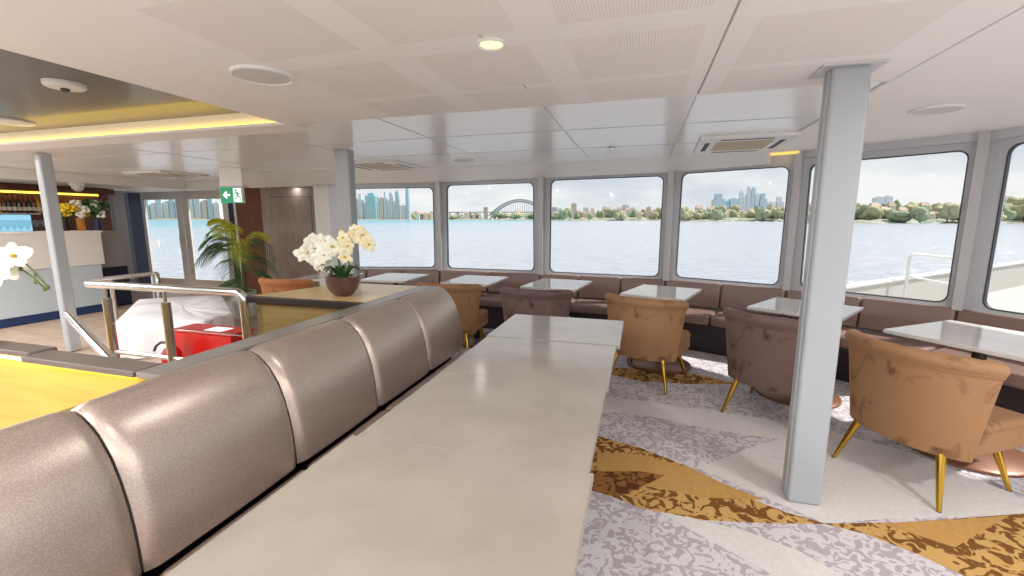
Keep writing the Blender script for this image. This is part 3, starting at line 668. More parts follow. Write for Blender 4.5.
mb = MB(); mb.box(-.16,.14,0,.025,-.3,.36); mb.build('sheet', NAVY, pz, smooth=0)
mb = MB(); mb.box(.0,.12,-.004,-.001,.02,.30); mb.build('picture', BACKLIT, pz, smooth=0)
mb = MB(); mb.ball((.06,-.006,.13), (.04,.004,.07)); mb.build('bird_shape', SIGNW, pz)
tag(MB().box(-8.40,-8.26,7.36,7.44,.0,2.12).build('navy_panel', NAVY, None, smooth=0), 'narrow navy panel between the right glass door and the poster', 'panel')
tag(MB().box(-11.1,-10.75,7.0,7.25,.0,2.12).build('navy_panel', NAVY, None, smooth=0), 'dark navy upright panel left of the glass doors', 'panel')
tag(MB().box(-10.62,-10.28,6.4,6.62,.0,2.12).build('grey_upright', DGREY, None, smooth=0), 'grey upright beside the end of the back bar', 'panel')
no = MB(); no.box(-.09,.09,0,.004,-.09,.09); no = no.build('door_notice', SIGNW, None, smooth=0); no.location = at_y(156,243,7.40); tag(no, 'white paper notice on the left glass door', 'notice')

# ------------------------------------------------------------------ exit sign
p = at_d(231.5,195,6.5)
t = thing('exit_sign', 'green emergency exit sign with white arrow and running man, hung from the ceiling', 'sign', p, math.radians(16.3))
mb = MB(); mb.box(-.155,.155,0,.03,-.115,.115); mb.build('panel', GREENS, t, smooth=0)
mb = MB(); mb.box(-.165,.165,.002,.05,.115,.135); mb.box(-.165,-.155,.002,.05,-.115,.115); mb.box(.155,.165,.002,.05,-.115,.115); mb.build('frame', CREAMF, t, smooth=0)
mb = MB(); mb.box(-.16,.16,.01,.03,.135,CZ-.003-p.z); mb.build('hanger', WHITE, t, smooth=0)
def flat(mb, poly, y0=-.004, y1=-.0005):
    n = len(poly); ar = sum(poly[i][0]*poly[(i+1)%n][1]-poly[(i+1)%n][0]*poly[i][1] for i in range(n))
    if ar < 0: poly = poly[::-1]
    vs = [(x,y0,z) for x,z in poly] + [(x,y1,z) for x,z in poly]
    mb.add(vs, [tuple(range(n)), tuple(range(2*n-1,n-1,-1))] + [(i,n+i,n+(i+1)%n,(i+1)%n) for i in range(n)])
mb = MB(); flat(mb, [(-.125,.0),(-.075,.055),(-.055,.04),(-.078,.013),(-.02,.013),(-.02,-.013),(-.078,-.013),(-.055,-.04),(-.075,-.055)]); mb.build('arrow', SIGNW, t, smooth=0)
mb = MB(); flat(mb, [(.03,-.1),(.145,-.1),(.145,.1),(.03,.1)]); mb.build('doorway_symbol', SIGNW, t, smooth=0)
mb = MB(); flat(mb, [(.07+.017*math.cos(k*PI/5),.065+.017*math.sin(k*PI/5)) for k in range(10)], -.006,-.0045)
for q in ([(.075,.045),(.105,.035),(.10,-.015),(.078,-.012)],[(.078,.045),(.045,.03),(.042,.0),(.052,0),(.056,.022),(.08,.03)],[(.103,.034),(.13,.01),(.124,.002),(.10,.02)],[(.08,-.01),(.066,-.045),(.04,-.05),(.04,-.062),(.075,-.056),(.095,-.012)],[(.09,-.012),(.12,-.045),(.112,-.09),(.124,-.09),(.134,-.04),(.105,-.005)]): flat(mb, q, -.006, -.0045)
mb.build('running_figure', GREENS, t, smooth=0)

# ------------------------------------------------------------------ bar
t = thing('bar_counter', 'long white two-tier bar counter at far left', 'bar', (-8.7,3.6,0))
mb = MB(); mb.box(-.55,0,-2.6,1.58,.80,1.33); mb.build('upper_panel', BAROFF, t, smooth=0, bevel=.005)
mb = MB(); mb.box(-.60,.02,-2.6,1.60,1.33,1.36); mb.build('bar_top', BAROFF, t, smooth=0, bevel=.004)
mb = MB(); mb.box(-.55,-.03,-2.6,1.54,.13,.795); mb.build('lower_panel', BARLOW, t, smooth=0)
mb = MB(); mb.box(-.55,-.02,-2.6,1.56,.0,.125); mb.build('kickboard', KICK, t, smooth=0)
t = thing('bar_end_cabinet', 'grey cabinet with dark base at the end of the bar', 'cabinet', (-9.0,5.45,0))
mb = MB(); mb.box(-.35,.12,-.22,.13,.72,1.34); mb.build('body', DGREY, t, smooth=0)
mb = MB(); mb.box(-.35,.05,-.22,.22,.0,.715); mb.build('base', NAVY, t, smooth=0)
t = thing('back_bar_shelf', 'shelf unit behind the bar with a blue-lit glass backing', 'shelf', (-10.1,3.6,0))
mb = MB(); mb.box(-.19,-.16,-2.4,1.5,1.30,1.62); mb.build('lit_panel', BACKLIT, t, smooth=0)
mb = MB(); mb.box(-.2,.12,-2.4,1.5,1.625,1.65); mb.build('upper_shelf', GREYP, t, smooth=0)
mb = MB(); mb.box(-.2,.12,-2.4,2.6,1.24,1.27); mb.build('lower_shelf', DARKM, t, smooth=0)
mb = MB(); mb.box(-.2,.18,-2.4,2.6,0,1.235); mb.build('cabinet_body', BROWN, t, smooth=0)
mb = MB(); mb.box(-.19,.15,-2.4,2.65,2.02,2.125); mb.build('wood_fascia', BROWN, t, smooth=0)
mb = MB(); mb.box(-.1,-.06,-2.3,2.5,1.99,2.015); mb.build('light_strip', LEDY, t, smooth=0)
BOT = [mat('bottle_brown', C(90,44,22), .15, coat=.5), mat('bottle_amber', C(206,140,30), .15, coat=.5), mat('bottle_dark', C(40,26,24), .15, coat=.5)]
LABM = mat('bottle_label', C(226,214,190), .6); 
protos = []
for m in BOT:
    t = thing('spirit_bottle', 'x', 'bottle', (0,0,-20), 0, 'bottles on the upper bar shelf'); mb = MB(); mb.lathe([(.026,.0),(.029,.01),(.029,.17),(.023,.20),(.011,.23),(.011,.28)], 14); mb.build('glass', m, t)
    mb = MB(); mb.lathe([(.0294,.04),(.0294,.10)], 14); mb.build('paper_label', LABM, t); mb = MB(); mb.lathe([(.0125,.281),(.0125,.31)], 10); mb.build('bottle_cap', DARKM, t); protos.append(t)
seq = [1,2,1,0,2,0,2,0,2,0,1,2]; nam = ['brown','amber','black']
for k, q in enumerate(seq):
    px = 1+k*2.75 if k < 11 else 35; p = at_d(px,213,8.6); y = 4.58+.055*k*1.55
    lb = '%s glass bottle standing on the upper shelf of the back bar' % nam[q]
    p_ = protos[q]
    y = 4.50 + k*.063
    if p_.location.z < -10: p_.location = (-10.06,y,1.651); p_['label'] = lb
    else: dup(p_, (-10.06,y,1.651), 0, lb)
gp = thing('stem_glass', 'clear stemmed glass before the blue-lit panel', 'glass', (-10.06,4.6,1.271), 0, 'glasses before the lit panel')
CLR = glass('clear_glass', (.86,.93,.95,1), .12)
mb = MB(); mb.lathe([(.035,.0),(.034,.004),(.005,.01),(.005,.10),(.025,.13),(.04,.17),(.042,.22),(.036,.26)], 14); mb.build('glass_body', CLR, gp)
for k in range(1,8): dup(gp, (-10.06,4.6+.085*k,1.271))
def bouquet(label, loc, cols, vase, h, spread, n, seed, fol):
    random.seed(seed); t = thing('flower_vase', label, 'flowers', loc)
    mb = MB(); mb.lathe([(.05,0),(.055,.02),(.05,.16),(.06,.2)], 18); mb.build('vase', vase, t)
    mb = MB()
    for k in range(fol):
        a = random.uniform(0,6.28); r = spread*random.uniform(.4,1.15); z = .18+h*random.uniform(.3,1.1); c = Vector((r*math.cos(a)*.8,r*math.sin(a),z)); d = Vector((random.uniform(-1,1),random.uniform(-1,1),random.uniform(-.4,1))).normalized(); e = d.orthogonal().normalized()
        mb.add([c-d*.06, c+e*.03, c+d*.07, c-e*.03], [(0,1,2,3)])
    for k in range(8):
        a = random.uniform(0,6.28); mb.tube([(0,0,.1),(.5*spread*math.cos(a),.5*spread*math.sin(a),.2+.8*h)], .005, 5)
    mb.build('foliage', LEAFD, t, smooth=0, recalc=False)
    for k in range(n):
        a = random.uniform(0,6.28); r = spread*random.uniform(.1,1); z = .2+h*random.uniform(.2,1); b = MB()
        c = Vector((r*math.cos(a)*.8+.05, r*math.sin(a), z)); s_ = random.uniform(.04,.065)
        for q in range(9): b.ball(tuple(c+Vector((random.uniform(-1,1),random.uniform(-1,1),random.uniform(-1,1)))*s_*.7), s_*.5, 7, 4)
        b.build('bloom', cols[k%len(cols)], t, smooth=60)
YB = mat('bloom_yellow', C(240,206,40), .6); WB = mat('bloom_white', C(244,240,226), .6)
AMB = mat('vase_amber', C(214,140,40), .25, coat=.4)
def on_bar(px, x): r = sight(px,232); return (x, r.y*x/r.x, 1.362)
bouquet('vase of yellow flowers on the bar, next to the grey pillar', on_bar(66,-8.9), [YB], DARKM, .20, .15, 12, 3, 20)
bouquet('amber vase of white flowers with yellow sprigs on the bar', on_bar(82,-8.95), [WB,WB,YB], AMB, .26, .15, 10, 4, 26)
bouquet('dark vase with one white hydrangea and dense dark leaves on the bar end', on_bar(99,-8.82), [WB], NAVY, .28, .15, 3, 9, 110)

# ------------------------------------------------------------------ ceiling fixtures
def disc(name, label, cat, x, y, z, r, parts, group=None):
    t = thing(name, label, cat, (x,y,z), 0, group)
    for nm, prof, m in parts: mb = MB(); mb.lathe([(a*r,b) for a,b in prof], 36); mb.build(nm, m, t, smooth=40)
    return t
SPK = lambda r: [('rim', [(1,0),(1,-.012),(.93,-.016),(.88,-.010),(.88,0)], WHITE), ('grille', [(.87,0),(.87,-.010),(.4,-.013),(.02,-.0135)], GRILLE)]
PZ = CZ-.0125
disc('ceiling_speaker', 'round white speaker in the perforated ceiling, nearest the dark recess', 'speaker', -1.86,1.90,PZ,.145,SPK(1),'round ceiling speakers')
disc('ceiling_speaker', 'round flush speaker in the white ceiling right of the pillar', 'speaker', 1.85,3.75,CZ-.0045,.14,SPK(1),'round ceiling speakers')
disc('ceiling_speaker', 'round flush speaker in the glossy ceiling right of the square air vent', 'speaker', -2.17,5.28,CZ-.0005,.13,SPK(1),'round ceiling speakers')
p = at_z(270,171.5,CZ); disc('ceiling_speaker', 'round flush speaker in the glossy ceiling above the locker', 'speaker', p.x,p.y,CZ-.0005,.15,SPK(1),'round ceiling speakers')
def smoke(label, x, y, z, r):
    return disc('smoke_detector', label, 'detector', x,y,z,r,[('base', [(1,0),(1,-.02),(.9,-.03),(.2,-.034)], WHITE), ('sensor', [(.22,-.034),(.2,-.05),(.05,-.055)], SLOT)])
p = at_z(65,88,CZ+.10); smoke('white round detector on the dark glossy recessed ceiling', p.x,p.y,rz-.0005,.105)
p = at_z(8,121,CZ+.13); disc('ceiling_disc', 'flat white disc on the dark recessed ceiling at the left edge', 'ceiling disc', p.x,p.y,rz-.0005,.17,[('plate', [(1,0),(1,-.012),(.9,-.018),(.05,-.02)], WHITE)])
p = at_z(76,178,2.13); disc('security_camera', 'white dome camera under the soffit above the bar flowers', 'camera', -9.0,p.y*9.0/abs(p.x) if p.x else 4.9,2.13,.10,[('housing', [(1,0),(1,-.03),(.8,-.05)], WHITE), ('dome', [(.78,-.05),(.7,-.09),(.4,-.12),(.05,-.13)], WHITE)])
p = at_z(612,147,CZ); disc('sprinkler', 'small sprinkler rosette in the glossy ceiling above the middle windows', 'sprinkler', p.x,p.y,CZ-.0005,.05,[('rosette', [(1,0),(.9,-.008),(.3,-.012)], GREYF), ('head', [(.3,-.012),(.22,-.03),(.05,-.032)], STEEL)])
def downlight(label, x, y, z, lens, power, r=.055, spot_col=(1,1,1), group='recessed downlights'):
    t = disc('downlight', label, 'lamp', x,y,z,r,[('trim_ring', [(1.15,0),(1.15,-.006),(1,-.010),(.86,-.004),(.86,0)], WHITE), ('lens', [(.85,0),(.85,-.004),(.02,-.005)], lens)], group)
    l = bpy.data.lights.new('downlight_lamp', 'AREA'); l.shape = 'DISK'; l.size = r*1.7; l.energy = power; l.color = spot_col
    o = bpy.data.objects.new('downlight_lamp', l); COL.objects.link(o); o.parent = t; o.location = (0,0,-.012)
    return t
downlight('lit yellow downlight in the perforated ceiling panel', -.63,1.85,PZ,LAMPY,LAMP_W*.35)
p = at_z(479,166,CZ); downlight('small lit downlight in the glossy ceiling beside the round speaker', p.x,p.y,CZ-.0005,LAMPON,LAMP_W,.045)
p = at_z(294,176,CZ); downlight('small lit downlight in the glossy ceiling in front of the locker', p.x,p.y,CZ-.0005,LAMPON,LAMP_W,.045)
for x, y, lb in ((213,182.5,'tiny lit downlight above the glass doors, nearest the exit sign'),(246,182,'tiny lit downlight in the soffit just right of the exit sign'),(107,187,'tiny lit downlight in the soffit at the end of the bar'),(293,183,'tiny lit downlight in the soffit above the locker face')):
    Y_, Z_ = (6.36, 2.0995) if x > 280 else (6.95, 2.1495)
    r_ = sight(x,y); q_ = (r_.x*Y_/r_.y, Y_) if x > 120 else (-9.2, r_.y*-9.2/r_.x)
    if x < 120: Z_ = 2.1295
    downlight(lb, q_[0], q_[1], Z_, LAMPON, LAMP_W*.06, .04)
fill_lamps = [(-.63,.3),(.6,.3),(.6,-1.4),(-.63,-1.4),(-1.9,-.2),(2.2,1.2),(2.2,-.4),(3.2,.6),(3.2,-1.4),(-2.2,-1.6)]  # unseen ceiling lamps added to fill the cabin with light
fill_lamps_left = [(-4.5,.9),(-6.6,1.7),(-8.6,2.4),(-3.6,-.5),(-6.0,-.6),(-8.4,.2)]  # unseen recess lamps added to brighten the left side
for x, y in fill_lamps: downlight('added fill lamp in the ceiling, out of view behind the viewer', x,y,(PZ if x < 1.2 else CZ-.0045),LAMPON,LAMP_W*(.35 if x < 1 and y > 0 else 1.9))
for x, y in fill_lamps_left: downlight('added fill lamp in the dark recessed ceiling, out of view on the left', x,y,rz-.0005,LAMPON,LAMP_W*4.6)

def vent(label, c, w_, d_, a, z):
    t = thing('ceiling_vent', label, 'air vent', (c[0],c[1],z), a, 'square ceiling air cassettes')
    mb = MB(); i, o_ = .62, 1
    mb.box(-w_/2,w_/2,-d_/2,-d_/2*i,-.03,-.0005); mb.box(-w_/2,w_/2,d_/2*i,d_/2,-.03,-.0005); mb.box(-w_/2,-w_/2*i,-d_/2*i,d_/2*i,-.03,-.0005); mb.box(w_/2*i,w_/2,-d_/2*i,d_/2*i,-.03,-.0005); mb.build('frame', WHITE, t, smooth=0)
    mb = MB(); mb.box(-w_/2*i+.004,w_/2*i-.004,-d_/2*i+.004,d_/2*i-.004,-.026,-.001); mb.build('filter_grille', FILTER, t, smooth=0)
    for s_ in (-1,1):
        mb = MB(); mb.box(-w_/2*.55,w_/2*.55,s_*d_/2*.80-.022,s_*d_/2*.80+.022,-.0315,-.0302); mb.build('air_slot', SLOT, t, smooth=0)
        mb = MB(); mb.box(s_*w_/2*.80-.022,s_*w_/2*.80+.022,-d_/2*.55,d_/2*.55,-.0315,-.0302); mb.build('air_slot', SLOT, t, smooth=0)
    return t
vent('square air vent with tan filter in the glossy ceiling above the first window', (-3.42,5.42), .85,.85, math.radians(0), CZ)
vent('square air vent with tan filter over the window table near the pillar', (.88,4.86), .78,.95, math.radians(-2), CZ)
p = at_z(168,180,CZ); vent('square air vent in the glossy ceiling above the glass doors', (p.x*.86,p.y*.86), .8,.8, 0, CZ)
# small dispenser on the table by the locker
t = thing('table_dispenser', 'small dark pump bottle on the table behind the rust chair', 'bottle', (-3.72,4.62,.8005))
mb = MB(); mb.lathe([(.03,0),(.032,.01),(.032,.07),(.018,.085)], 14); mb.build('bottle_body', BOWLM, t); mb = MB(); mb.lathe([(.012,.085),(.012,.11)], 10); mb.box(-.03,.008,-.006,.006,.11,.118); mb.build('pump', RUBBER, t)

# ------------------------------------------------------------------ outside: deck, harbour, far shore
SEA = -3.5
WAT = mat('sea_water', C(158,176,181), .2, spec=.5); t_ = WAT.node_tree; b_ = t_.nodes['Principled BSDF']
tc = t_.nodes.new('ShaderNodeTexCoord'); mp = t_.nodes.new('ShaderNodeMapping'); mp.inputs['Scale'].default_value = (.22,.5,1); mp.inputs['Rotation'].default_value = (0,0,.25)
nn_ = t_.nodes.new('ShaderNodeTexNoise'); nn_.inputs['Scale'].default_value = 1.0; nn_.inputs['Detail'].default_value = 5; nn_.inputs['Roughness'].default_value = .6
t_.links.new(tc.outputs['Object'], mp.inputs[0]); t_.links.new(mp.outputs[0], nn_.inputs[0])
bp = t_.nodes.new('ShaderNodeBump'); bp.inputs['Strength'].default_value = 1.0; bp.inputs['Distance'].default_value = 1.2; t_.links.new(nn_.outputs[0], bp.inputs['Height']); t_.links.new(bp.outputs[0], b_.inputs['Normal'])
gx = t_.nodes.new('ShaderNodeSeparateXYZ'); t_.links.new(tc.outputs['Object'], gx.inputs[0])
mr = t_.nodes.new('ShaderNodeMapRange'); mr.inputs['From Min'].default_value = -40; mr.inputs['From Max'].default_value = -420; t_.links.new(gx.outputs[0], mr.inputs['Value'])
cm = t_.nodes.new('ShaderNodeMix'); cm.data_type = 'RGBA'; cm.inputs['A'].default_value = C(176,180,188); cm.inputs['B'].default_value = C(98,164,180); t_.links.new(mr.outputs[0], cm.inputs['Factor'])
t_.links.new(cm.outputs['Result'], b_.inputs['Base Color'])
wm = MB(); wm.add([(-9000,-9000,0),(9000,-9000,0),(9000,9000,0),(-9000,9000,0)], [(0,1,2,3)]); o = wm.build('sea_water', WAT, None, smooth=0, kind='structure'); o.location.z = SEA
DECKS = mat('deck_side_white', C(188,185,177), .6); DECK_BOUNCE = mat('deck_bounce_white', C(226,224,216), .5)
dk = MB(); dk.box(-14,14,-16,-3.1,-.5,-.06); struct(dk, 'deck_aft_bounce', DECK_BOUNCE, smooth=0)  # unseen white deck, added to bounce sunlight up to the ceiling
dk = MB(); dk.prism([(4.5,-3),(4.55,1.9),(4.0,3.6),(3.1,5.0),(4.2,6.2),(6.4,4.0),(6.8,1.5),(6.8,-3)], -.5, -.42); struct(dk, 'deck_side', DECKS, smooth=0)
dk = MB(); dk.prism([(p.x,p.y) for p in [at_z(800,286,.0)+Vector((0,0,0)), Vector((3.0,5.6,0)), Vector((4.6,3.2,0)), Vector((15,12,0)), Vector((14,20,0))]], -.5, -.42); struct(dk, 'deck_foredeck', DECKS, smooth=0)
bw = [at_z(838,288,.3), at_z(945,272,.3), at_z(985,267.5,.3), at_z(1030,261,.3), at_z(1090,252,.3)]
t = thing('ship_bulwark', 'white ship bulwark outside the two right-hand windows', 'bulwark', bw[0])
mb = MB()
for i in range(len(bw)-1):
    a, b = bw[i]-bw[0], bw[i+1]-bw[0]; d = (b-a).normalized(); n_ = Vector((-d.y,d.x,0))*.08
    mb.prism([(p.x,p.y) for p in (a,b,b+n_,a+n_)], -.8, -.03)
mb.build('plating', DECKS, t, smooth=0)
mb = MB(); mb.tube([tuple(p-bw[0]) for p in bw], .05, 8); mb.build('capping_rail', WHITE, t)
ra = at_z(907,277,.32); rd = ra.dot(FW)*.96; ra = at_d(907,277,rd); r0 = at_d(908,262,rd); r1 = at_d(911,253.5,rd); r2 = at_d(965,259,rd*1.0)
t = thing('deck_rail', 'thin white pipe rail on the foredeck outside the window right of the pillar', 'rail', ra)
q0 = at_d(908,290,rd*.93)
mb = MB(); mb.tube(rail_curve([tuple(Vector((ra.x,ra.y,-.42))-ra), tuple(Vector((ra.x,ra.y,r1.z))-ra), tuple(r2-ra)], .15), .03, 8); mb.build('pipe', WHITE, t)
lo_ = at_d(907,276,rd); hi_ = at_d(960,286,rd*.97); mb = MB(); mb.tube([tuple(lo_-ra), tuple(hi_-ra)], .022, 8); mb.build('lower_bar', WHITE, t)

FAC_HAZE = [mat('facade_pale', C(222,218,210), .6), mat('facade_blue', C(180,198,206), .5), mat('facade_grey', C(206,211,216), .6), mat('facade_warm', C(214,190,172), .6), mat('facade_teal', C(140,196,204), .4), mat('facade_brown', C(176,140,120), .6)]  # facade colours paled to stand in for distance haze
GLZ_HAZE = mat('tower_glazing', C(190,202,210), .3); ROOFT = mat('roof_tile', C(188,158,142), .7)  # tower glazing paled too, haze put into its colour
TREEM_HAZE = [mat('crown_green', C(150,162,128), .9, col2=C(122,140,108), scale=.25), mat('crown_olive', C(172,168,132), .9, col2=C(140,144,110), scale=.25)]  # crowns lightened in colour where haze would veil them
TRK = mat('tree_trunk', C(96,80,64), .9)
def tower(px0, px1, ytop, d, fc, label, shape='flat', group=None, base=SEA):
    a, b = at_d(px0,219,d), at_d(px1,219,d); top = at_d((px0+px1)/2,ytop,d).z; c = (a+b)/2; w_ = (b-a).length; h = top-base
    t = thing('office_tower', label, 'building', (c.x,c.y,base), YAW, group)
    mb = MB(); dp = w_*.8
    if shape == 'taper':
        n = 10; rows = []
        for i in range(n+1):
            r = i/n; s_ = (1-.15*abs(r-.35)-.9*max(0,r-.75)**1.2)*w_/2; rows.append([(s_*math.cos(k*PI/6),s_*.8*math.sin(k*PI/6),h*r) for k in range(12)])
        mb.grid(rows, close=True)
    elif shape == 'spire':
        mb.box(-w_/2,w_/2,-dp/2,dp/2,0,h*.78); mb.box(-w_/3.4,w_/3.4,-dp/3.4,dp/3.4,h*.78,h*.86); mb.tube([(0,0,h*.85),(0,0,h)], [w_*.05,w_*.015], 6)
    elif shape == 'step':
        mb.box(-w_/2,w_/2,-dp/2,dp/2,0,h*.8); mb.box(-w_/3,w_/4,-dp/3,dp/3,h*.8,h)
    else:
        mb.box(-w_/2,w_/2,-dp/2,dp/2,0,h*.95); mb.box(-w_/5,w_/4,-dp/4,dp/4,h*.95,h)
    mb.build('facade', FAC_HAZE[fc], t, smooth=35 if shape == 'taper' else 0)
    if shape != 'taper':
        mb = MB(); n = max(3,int(h/12)); hh = h*.76
        for i in range(n): mb.box(-w_/2*.9,w_/2*.9,-dp/2-.25,-dp/2-.02,hh*(i+.35)/n,hh*(i+.8)/n)
        mb.build('window_bands', GLZ_HAZE, t, smooth=0)
    return t
city = [(349,354,205,1,'flat'),(355,358.5,198,2,'flat'),(359,364,194,0,'step'),(364.5,367,203,2,'flat'),(367.5,377.5,189,4,'spire'),(377.5,380,196,0,'flat'),(380.5,384,197,3,'flat'),(384.5,387.5,192,2,'step'),(388,390,200,0,'flat'),(390.3,393.5,192,2,'flat'),(394,396,201,0,'flat'),(396.3,399.8,190.5,1,'flat'),(401,405.5,205,2,'flat'),(406,411.5,187.5,1,'taper')]
ord_ = ['first','second','third','fourth','fifth','sixth','seventh','eighth','ninth','tenth','eleventh','twelfth','thirteenth','fourteenth']
for k, (a,b,y,fc,sh) in enumerate(city):
    lb = {4:'teal glass tower with a spire, widest in the leftmost window view',13:'slim curved tapering tower at the right end of the city skyline'}.get(k, '%s city tower counted from the left in the first window view' % ord_[k])
    tower(a,b,y,2200,fc,lb,sh,'city towers across the harbour')
dcity = [(146,152,197,1),(153,158,203,0),(159,165,196,2),(166,171,201,0),(172,177,195,1),(178,183,199,2),(190,196,198,0),(197,203,194,2),(204,209,200,3),(210,215,196,1),(216,222,202,0)]
for k, (a,b,y,fc) in enumerate(dcity): tower(a,b,y,2200,fc,'%s pale tower counted from the left through the glass doors' % ord_[k],'flat','city towers across the harbour')
nc = [(712,722,194,1,'step'),(722.5,727.5,201,4,'flat'),(728,736,198,1,'flat'),(737.5,741,191,2,'flat'),(741.5,744,196,0,'flat'),(744.3,748.3,186.5,2,'step'),(748.8,752.5,187,1,'flat'),(753,757,193,2,'flat'),(757.5,764,193.5,1,'step'),(774,781,197,2,'step'),(766,773,201,0,'flat')]
for k, (a,b,y,fc,sh) in enumerate(nc): tower(a,b,y,1600,fc,'%s tower of the wooded-shore cluster left of the pillar' % ord_[k],sh,'north shore towers')
tower(872,880,196.5,1100,2,'grey block rising over the trees, the left one of a pair right of the pillar','flat','pair of blocks right of the pillar'); tower(881,888,195.5,1100,2,'grey block rising over the trees, the right one of a pair right of the pillar','flat','pair of blocks right of the pillar')
for k, (a,b,y) in enumerate([(571,576,203),(583,588,207),(622,628,204.5),(630,634,207),(646,650,206.5),(557,562,208)]): tower(a,b,y,1500,(3,0,2,0,3,0)[k],'%s apartment block counted from the left in the middle window view' % ord_[k],'flat','apartment blocks across the harbour')

# the arch bridge
D = 2600; bl, br_ = at_d(489,219,D), at_d(551,219,D); L_ = (br_-bl).length
t = thing('arch_bridge', 'grey steel arch bridge with twin stone pylons seen through the second window', 'bridge', (bl.x,bl.y,SEA), YAW)
zd = at_d(515,211.8,D).z-SEA; zt = at_d(515,199.5,D).z-SEA
def arch(u, top): return (zd-22)+(zt-zd+22)*(1-(2*u-1)**2) - (0 if top else (26-14*(1-(2*u-1)**2)))
STEELB = mat('bridge_steel', C(150,158,168), .6); STONE = mat('pylon_stone', C(196,184,170), .7)
for y in (-14,14):
    mb = MB(); N_ = 28
    for top in (True, False): mb.tube([(L_*i/N_, y, arch(i/N_,top)) for i in range(N_+1)], 3.4, 6)
    mb.build('arch_truss', STEELB, t)
    mb = MB()
    for i in range(1,N_):
        mb.tube([(L_*i/N_,y,arch(i/N_,False)),(L_*i/N_,y,arch(i/N_,True))], 1.4, 4); mb.tube([(L_*i/N_,y,arch(i/N_,False)),(L_*(i+1)/N_,y,arch((i+1)/N_,True))], 1.2, 4)
        if arch(i/N_,False) > zd: mb.tube([(L_*i/N_,y,zd),(L_*i/N_,y,arch(i/N_,False))], 1.1, 4)
    mb.build('hanger_rods', STEELB, t)
mb = MB(); mb.box(-L_*.95,L_*1.6,-18,18,zd-5,zd); mb.build('deck_span', STEELB, t, smooth=0)
for x in (-14,-52):
    pass
for x in (-18,L_+18):
    for y in (-24,24):
        mb = MB(); mb.box(x-11,x+11,y-8,y+8,0,zd+26); mb.box(x-13,x+13,y-10,y+10,zd+20,zd+24); mb.build('pylon', STONE, t, smooth=0)
for x in (-.3,-.5,-.7,-.88):
    mb = MB(); mb.box(L_*x-5,L_*x+5,-16,16,0,zd-5); mb.build('approach_pier', STONE, t, smooth=0)

# low land, trees, houses
LANDM = mat('shore_land', C(168,164,144), .9, col2=C(116,126,104), scale=.06, lo=.42, hi=.58)
def land(px0, px1, d, h, nseg=14, seed=1):
    random.seed(seed); mb = MB(); rows = []
    for i in range(nseg+1):
        px = px0+(px1-px0)*i/nseg; e = min(1, 3*min(i, nseg-i)/nseg+.1); hh = .6*h*e*random.uniform(.7,1.1); r = []
        for dd, k in ((0,0),(d*.01,.35),(d*.04,.8),(d*.10,1),(d*.42,1),(d*.46,0)):
            p = at_d(px,219,d+dd); r.append((p.x,p.y,SEA-.5+hh*k))
        rows.append(r)
    mb.grid(rows); struct(mb, 'land_far_shore', LANDM, smooth=60)
land(300,440,2000,10,seed=1); land(130,232,2000,14,seed=2); land(440,495,2400,16,seed=3); land(492,545,1900,26,seed=4); land(540,680,1350,22,seed=5); land(672,830,900,16,seed=6); land(800,1060,520,12,30,seed=7)
def crown_mesh(seed, m):
    random.seed(seed); mb = MB()
    for k in range(9):
        a = random.uniform(0,6.28); r = random.uniform(.1,.55); mb.ball((r*math.cos(a),r*math.sin(a),.55+random.uniform(-.15,.35)), (random.uniform(.28,.45),random.uniform(.28,.45),random.uniform(.22,.34)), 8, 5)
    for i, v in enumerate(mb.v): mb.v[i] = tuple(c*random.uniform(.93,1.07) for c in v)
    return mb
def tree(label, px, d, w_, yt, m, seed, group, proto={}):
    p = at_d(px,219,d); h = at_d(px,yt,d).z-SEA; ww_ = 1.45*w_*d/FPX
    if seed in proto: return dup(proto[seed], (p.x,p.y,SEA), seed+px, label, group, None, (ww_/1.6,ww_/1.6,h))
    t = thing('shore_tree', label, 'tree', (p.x,p.y,SEA), 0, group)
    crown_mesh(seed, m).build('crown', m, t, smooth=60); mb = MB(); mb.tube([(0,0,0),(0,0,.5)], [.06,.04], 6); mb.build('trunk', TRK, t)
    t.scale = (ww_/1.6,ww_/1.6,h); proto[seed] = t; return t
def house(label, px, d, w_, yt, fc, group):
    p = at_d(px,219,d); h = at_d(px,yt,d).z-SEA; ww_ = w_*d/FPX
    t = thing('shore_house', label, 'house', (p.x,p.y,SEA), YAW, group)
    mb = MB(); mb.box(-ww_/2,ww_/2,-ww_*.3,ww_*.3,0,h*.8); mb.build('wall_block', FAC_HAZE[fc], t, smooth=0)
    mb = MB(); mb.add([(-ww_*.55,-ww_*.35,h*.8),(ww_*.55,-ww_*.35,h*.8),(ww_*.55,ww_*.35,h*.8),(-ww_*.55,ww_*.35,h*.8),(-ww_*.4,0,h),(ww_*.4,0,h)], [(0,1,5,4),(2,3,4,5),(0,4,3),(1,2,5),(3,2,1,0)]); mb.build('roof', ROOFT, t, smooth=0)
random.seed(21)
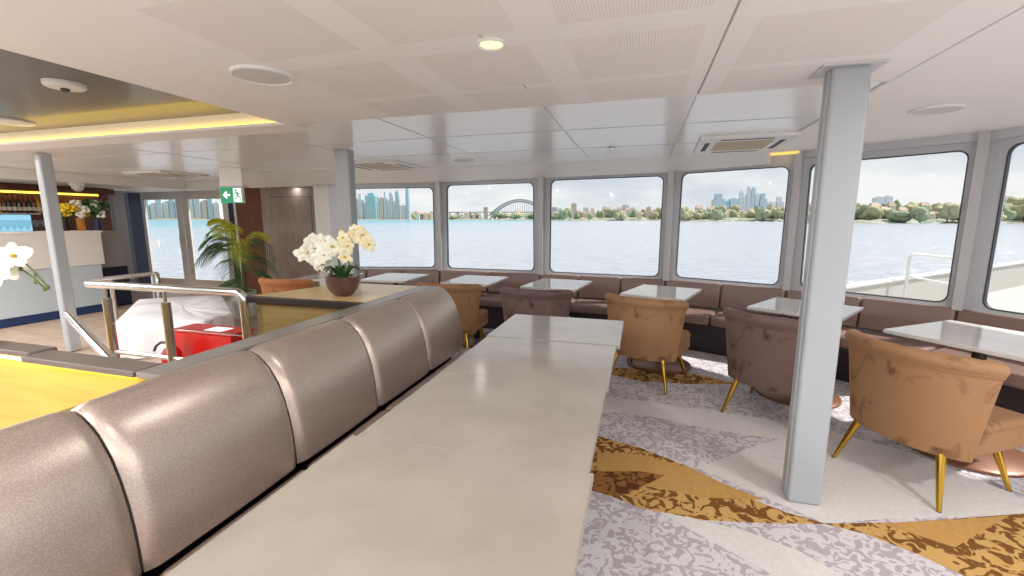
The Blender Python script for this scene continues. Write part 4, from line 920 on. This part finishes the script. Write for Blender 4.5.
def band(name, px0, px1, d, n_t, n_h, ylo, yhi, wt, group, where_, hw_=4):
    for k in range(n_h):
        px = px0+(px1-px0)*(k+.5+random.uniform(-.3,.3))/n_h; house('pale tiled house on the far shore, '+where_, px, d*random.uniform(1.03,1.38), hw_*random.uniform(.7,1.3), random.uniform(ylo-1,yhi-1), random.choice((0,0,3,5,3)), 'houses '+group)
    for k in range(n_t):
        px = px0+(px1-px0)*(k+.5+random.uniform(-.4,.4))/n_t; s_ = random.choice((1,2,3,4)); tree('%s tree on the far shore, %s' % ('green' if s_ < 3 else 'olive', where_), px, d*random.uniform(1.0,1.36), wt*random.uniform(.7,1.4), random.uniform(ylo+1.5,yhi), TREEM_HAZE[0] if s_ < 3 else TREEM_HAZE[1], s_, 'trees %s %s' % ('green' if s_ < 3 else 'olive', group))
band('a', 410, 434, 1950, 3, 7, 211, 215, 4, 'in the first window', 'seen through the first window', 3.5)
band('b', 449, 482, 2350, 7, 7, 212.5, 215.5, 5, 'left of the bridge', 'seen left of the bridge', 3.5)
band('c', 496, 540, 1850, 12, 3, 211.5, 215, 7, 'under the bridge', 'seen under the bridge arch')
band('d', 552, 662, 1300, 26, 26, 207, 214, 6, 'in the middle window', 'seen through the middle window', 4)
band('e', 680, 790, 870, 34, 20, 205, 214, 8, 'left of the pillar', 'seen in the window left of the pillar', 5)
band('f', 806, 968, 500, 36, 20, 202, 214, 12, 'right of the pillar', 'seen in the window right of the pillar', 8)
band('g', 985, 1040, 480, 10, 4, 196, 214, 14, 'at the right edge', 'seen in the rightmost window', 9)
BOATM = mat('boat_white', C(240,240,238), .4)
bt = None
for k, (px, d, where_) in enumerate([(690,820,'far left of'),(733,820,'second along in'),(757,820,'third along in'),(776,820,'last in')]):
    p = at_d(px,219,d)
    if bt is None:
        bt = thing('sail_boat', 'small white moored sailing boat, %s the window left of the pillar' % where_, 'boat', (p.x,p.y,SEA), YAW, 'moored boats')
        mb = MB(); mb.prism([(-4,-1),(2.5,-1.2),(4.5,0),(2.5,1.2),(-4,1)], -.2, 1.2); mb.build('hull', BOATM, bt, smooth=0); mb = MB(); mb.tube([(0,0,1.2),(0,0,11)], .12, 6); mb.build('mast', BOATM, bt); mb = MB(); mb.box(-2,1.2,-.7,.7,1.2,1.9); mb.build('cabin', BOATM, bt, smooth=0)
    else: dup(bt, (p.x,p.y,SEA), YAW, 'small white moored sailing boat, %s the window left of the pillar' % where_)
for px, where_ in ((916,'left of the rail post'),(935,'near the right post'),(880,'near the pillar'),(1003,'in the rightmost window')):
    p = at_d(px,219,480); dup(bt, (p.x,p.y,SEA), YAW, 'small white boat by the right-hand shore, '+where_)
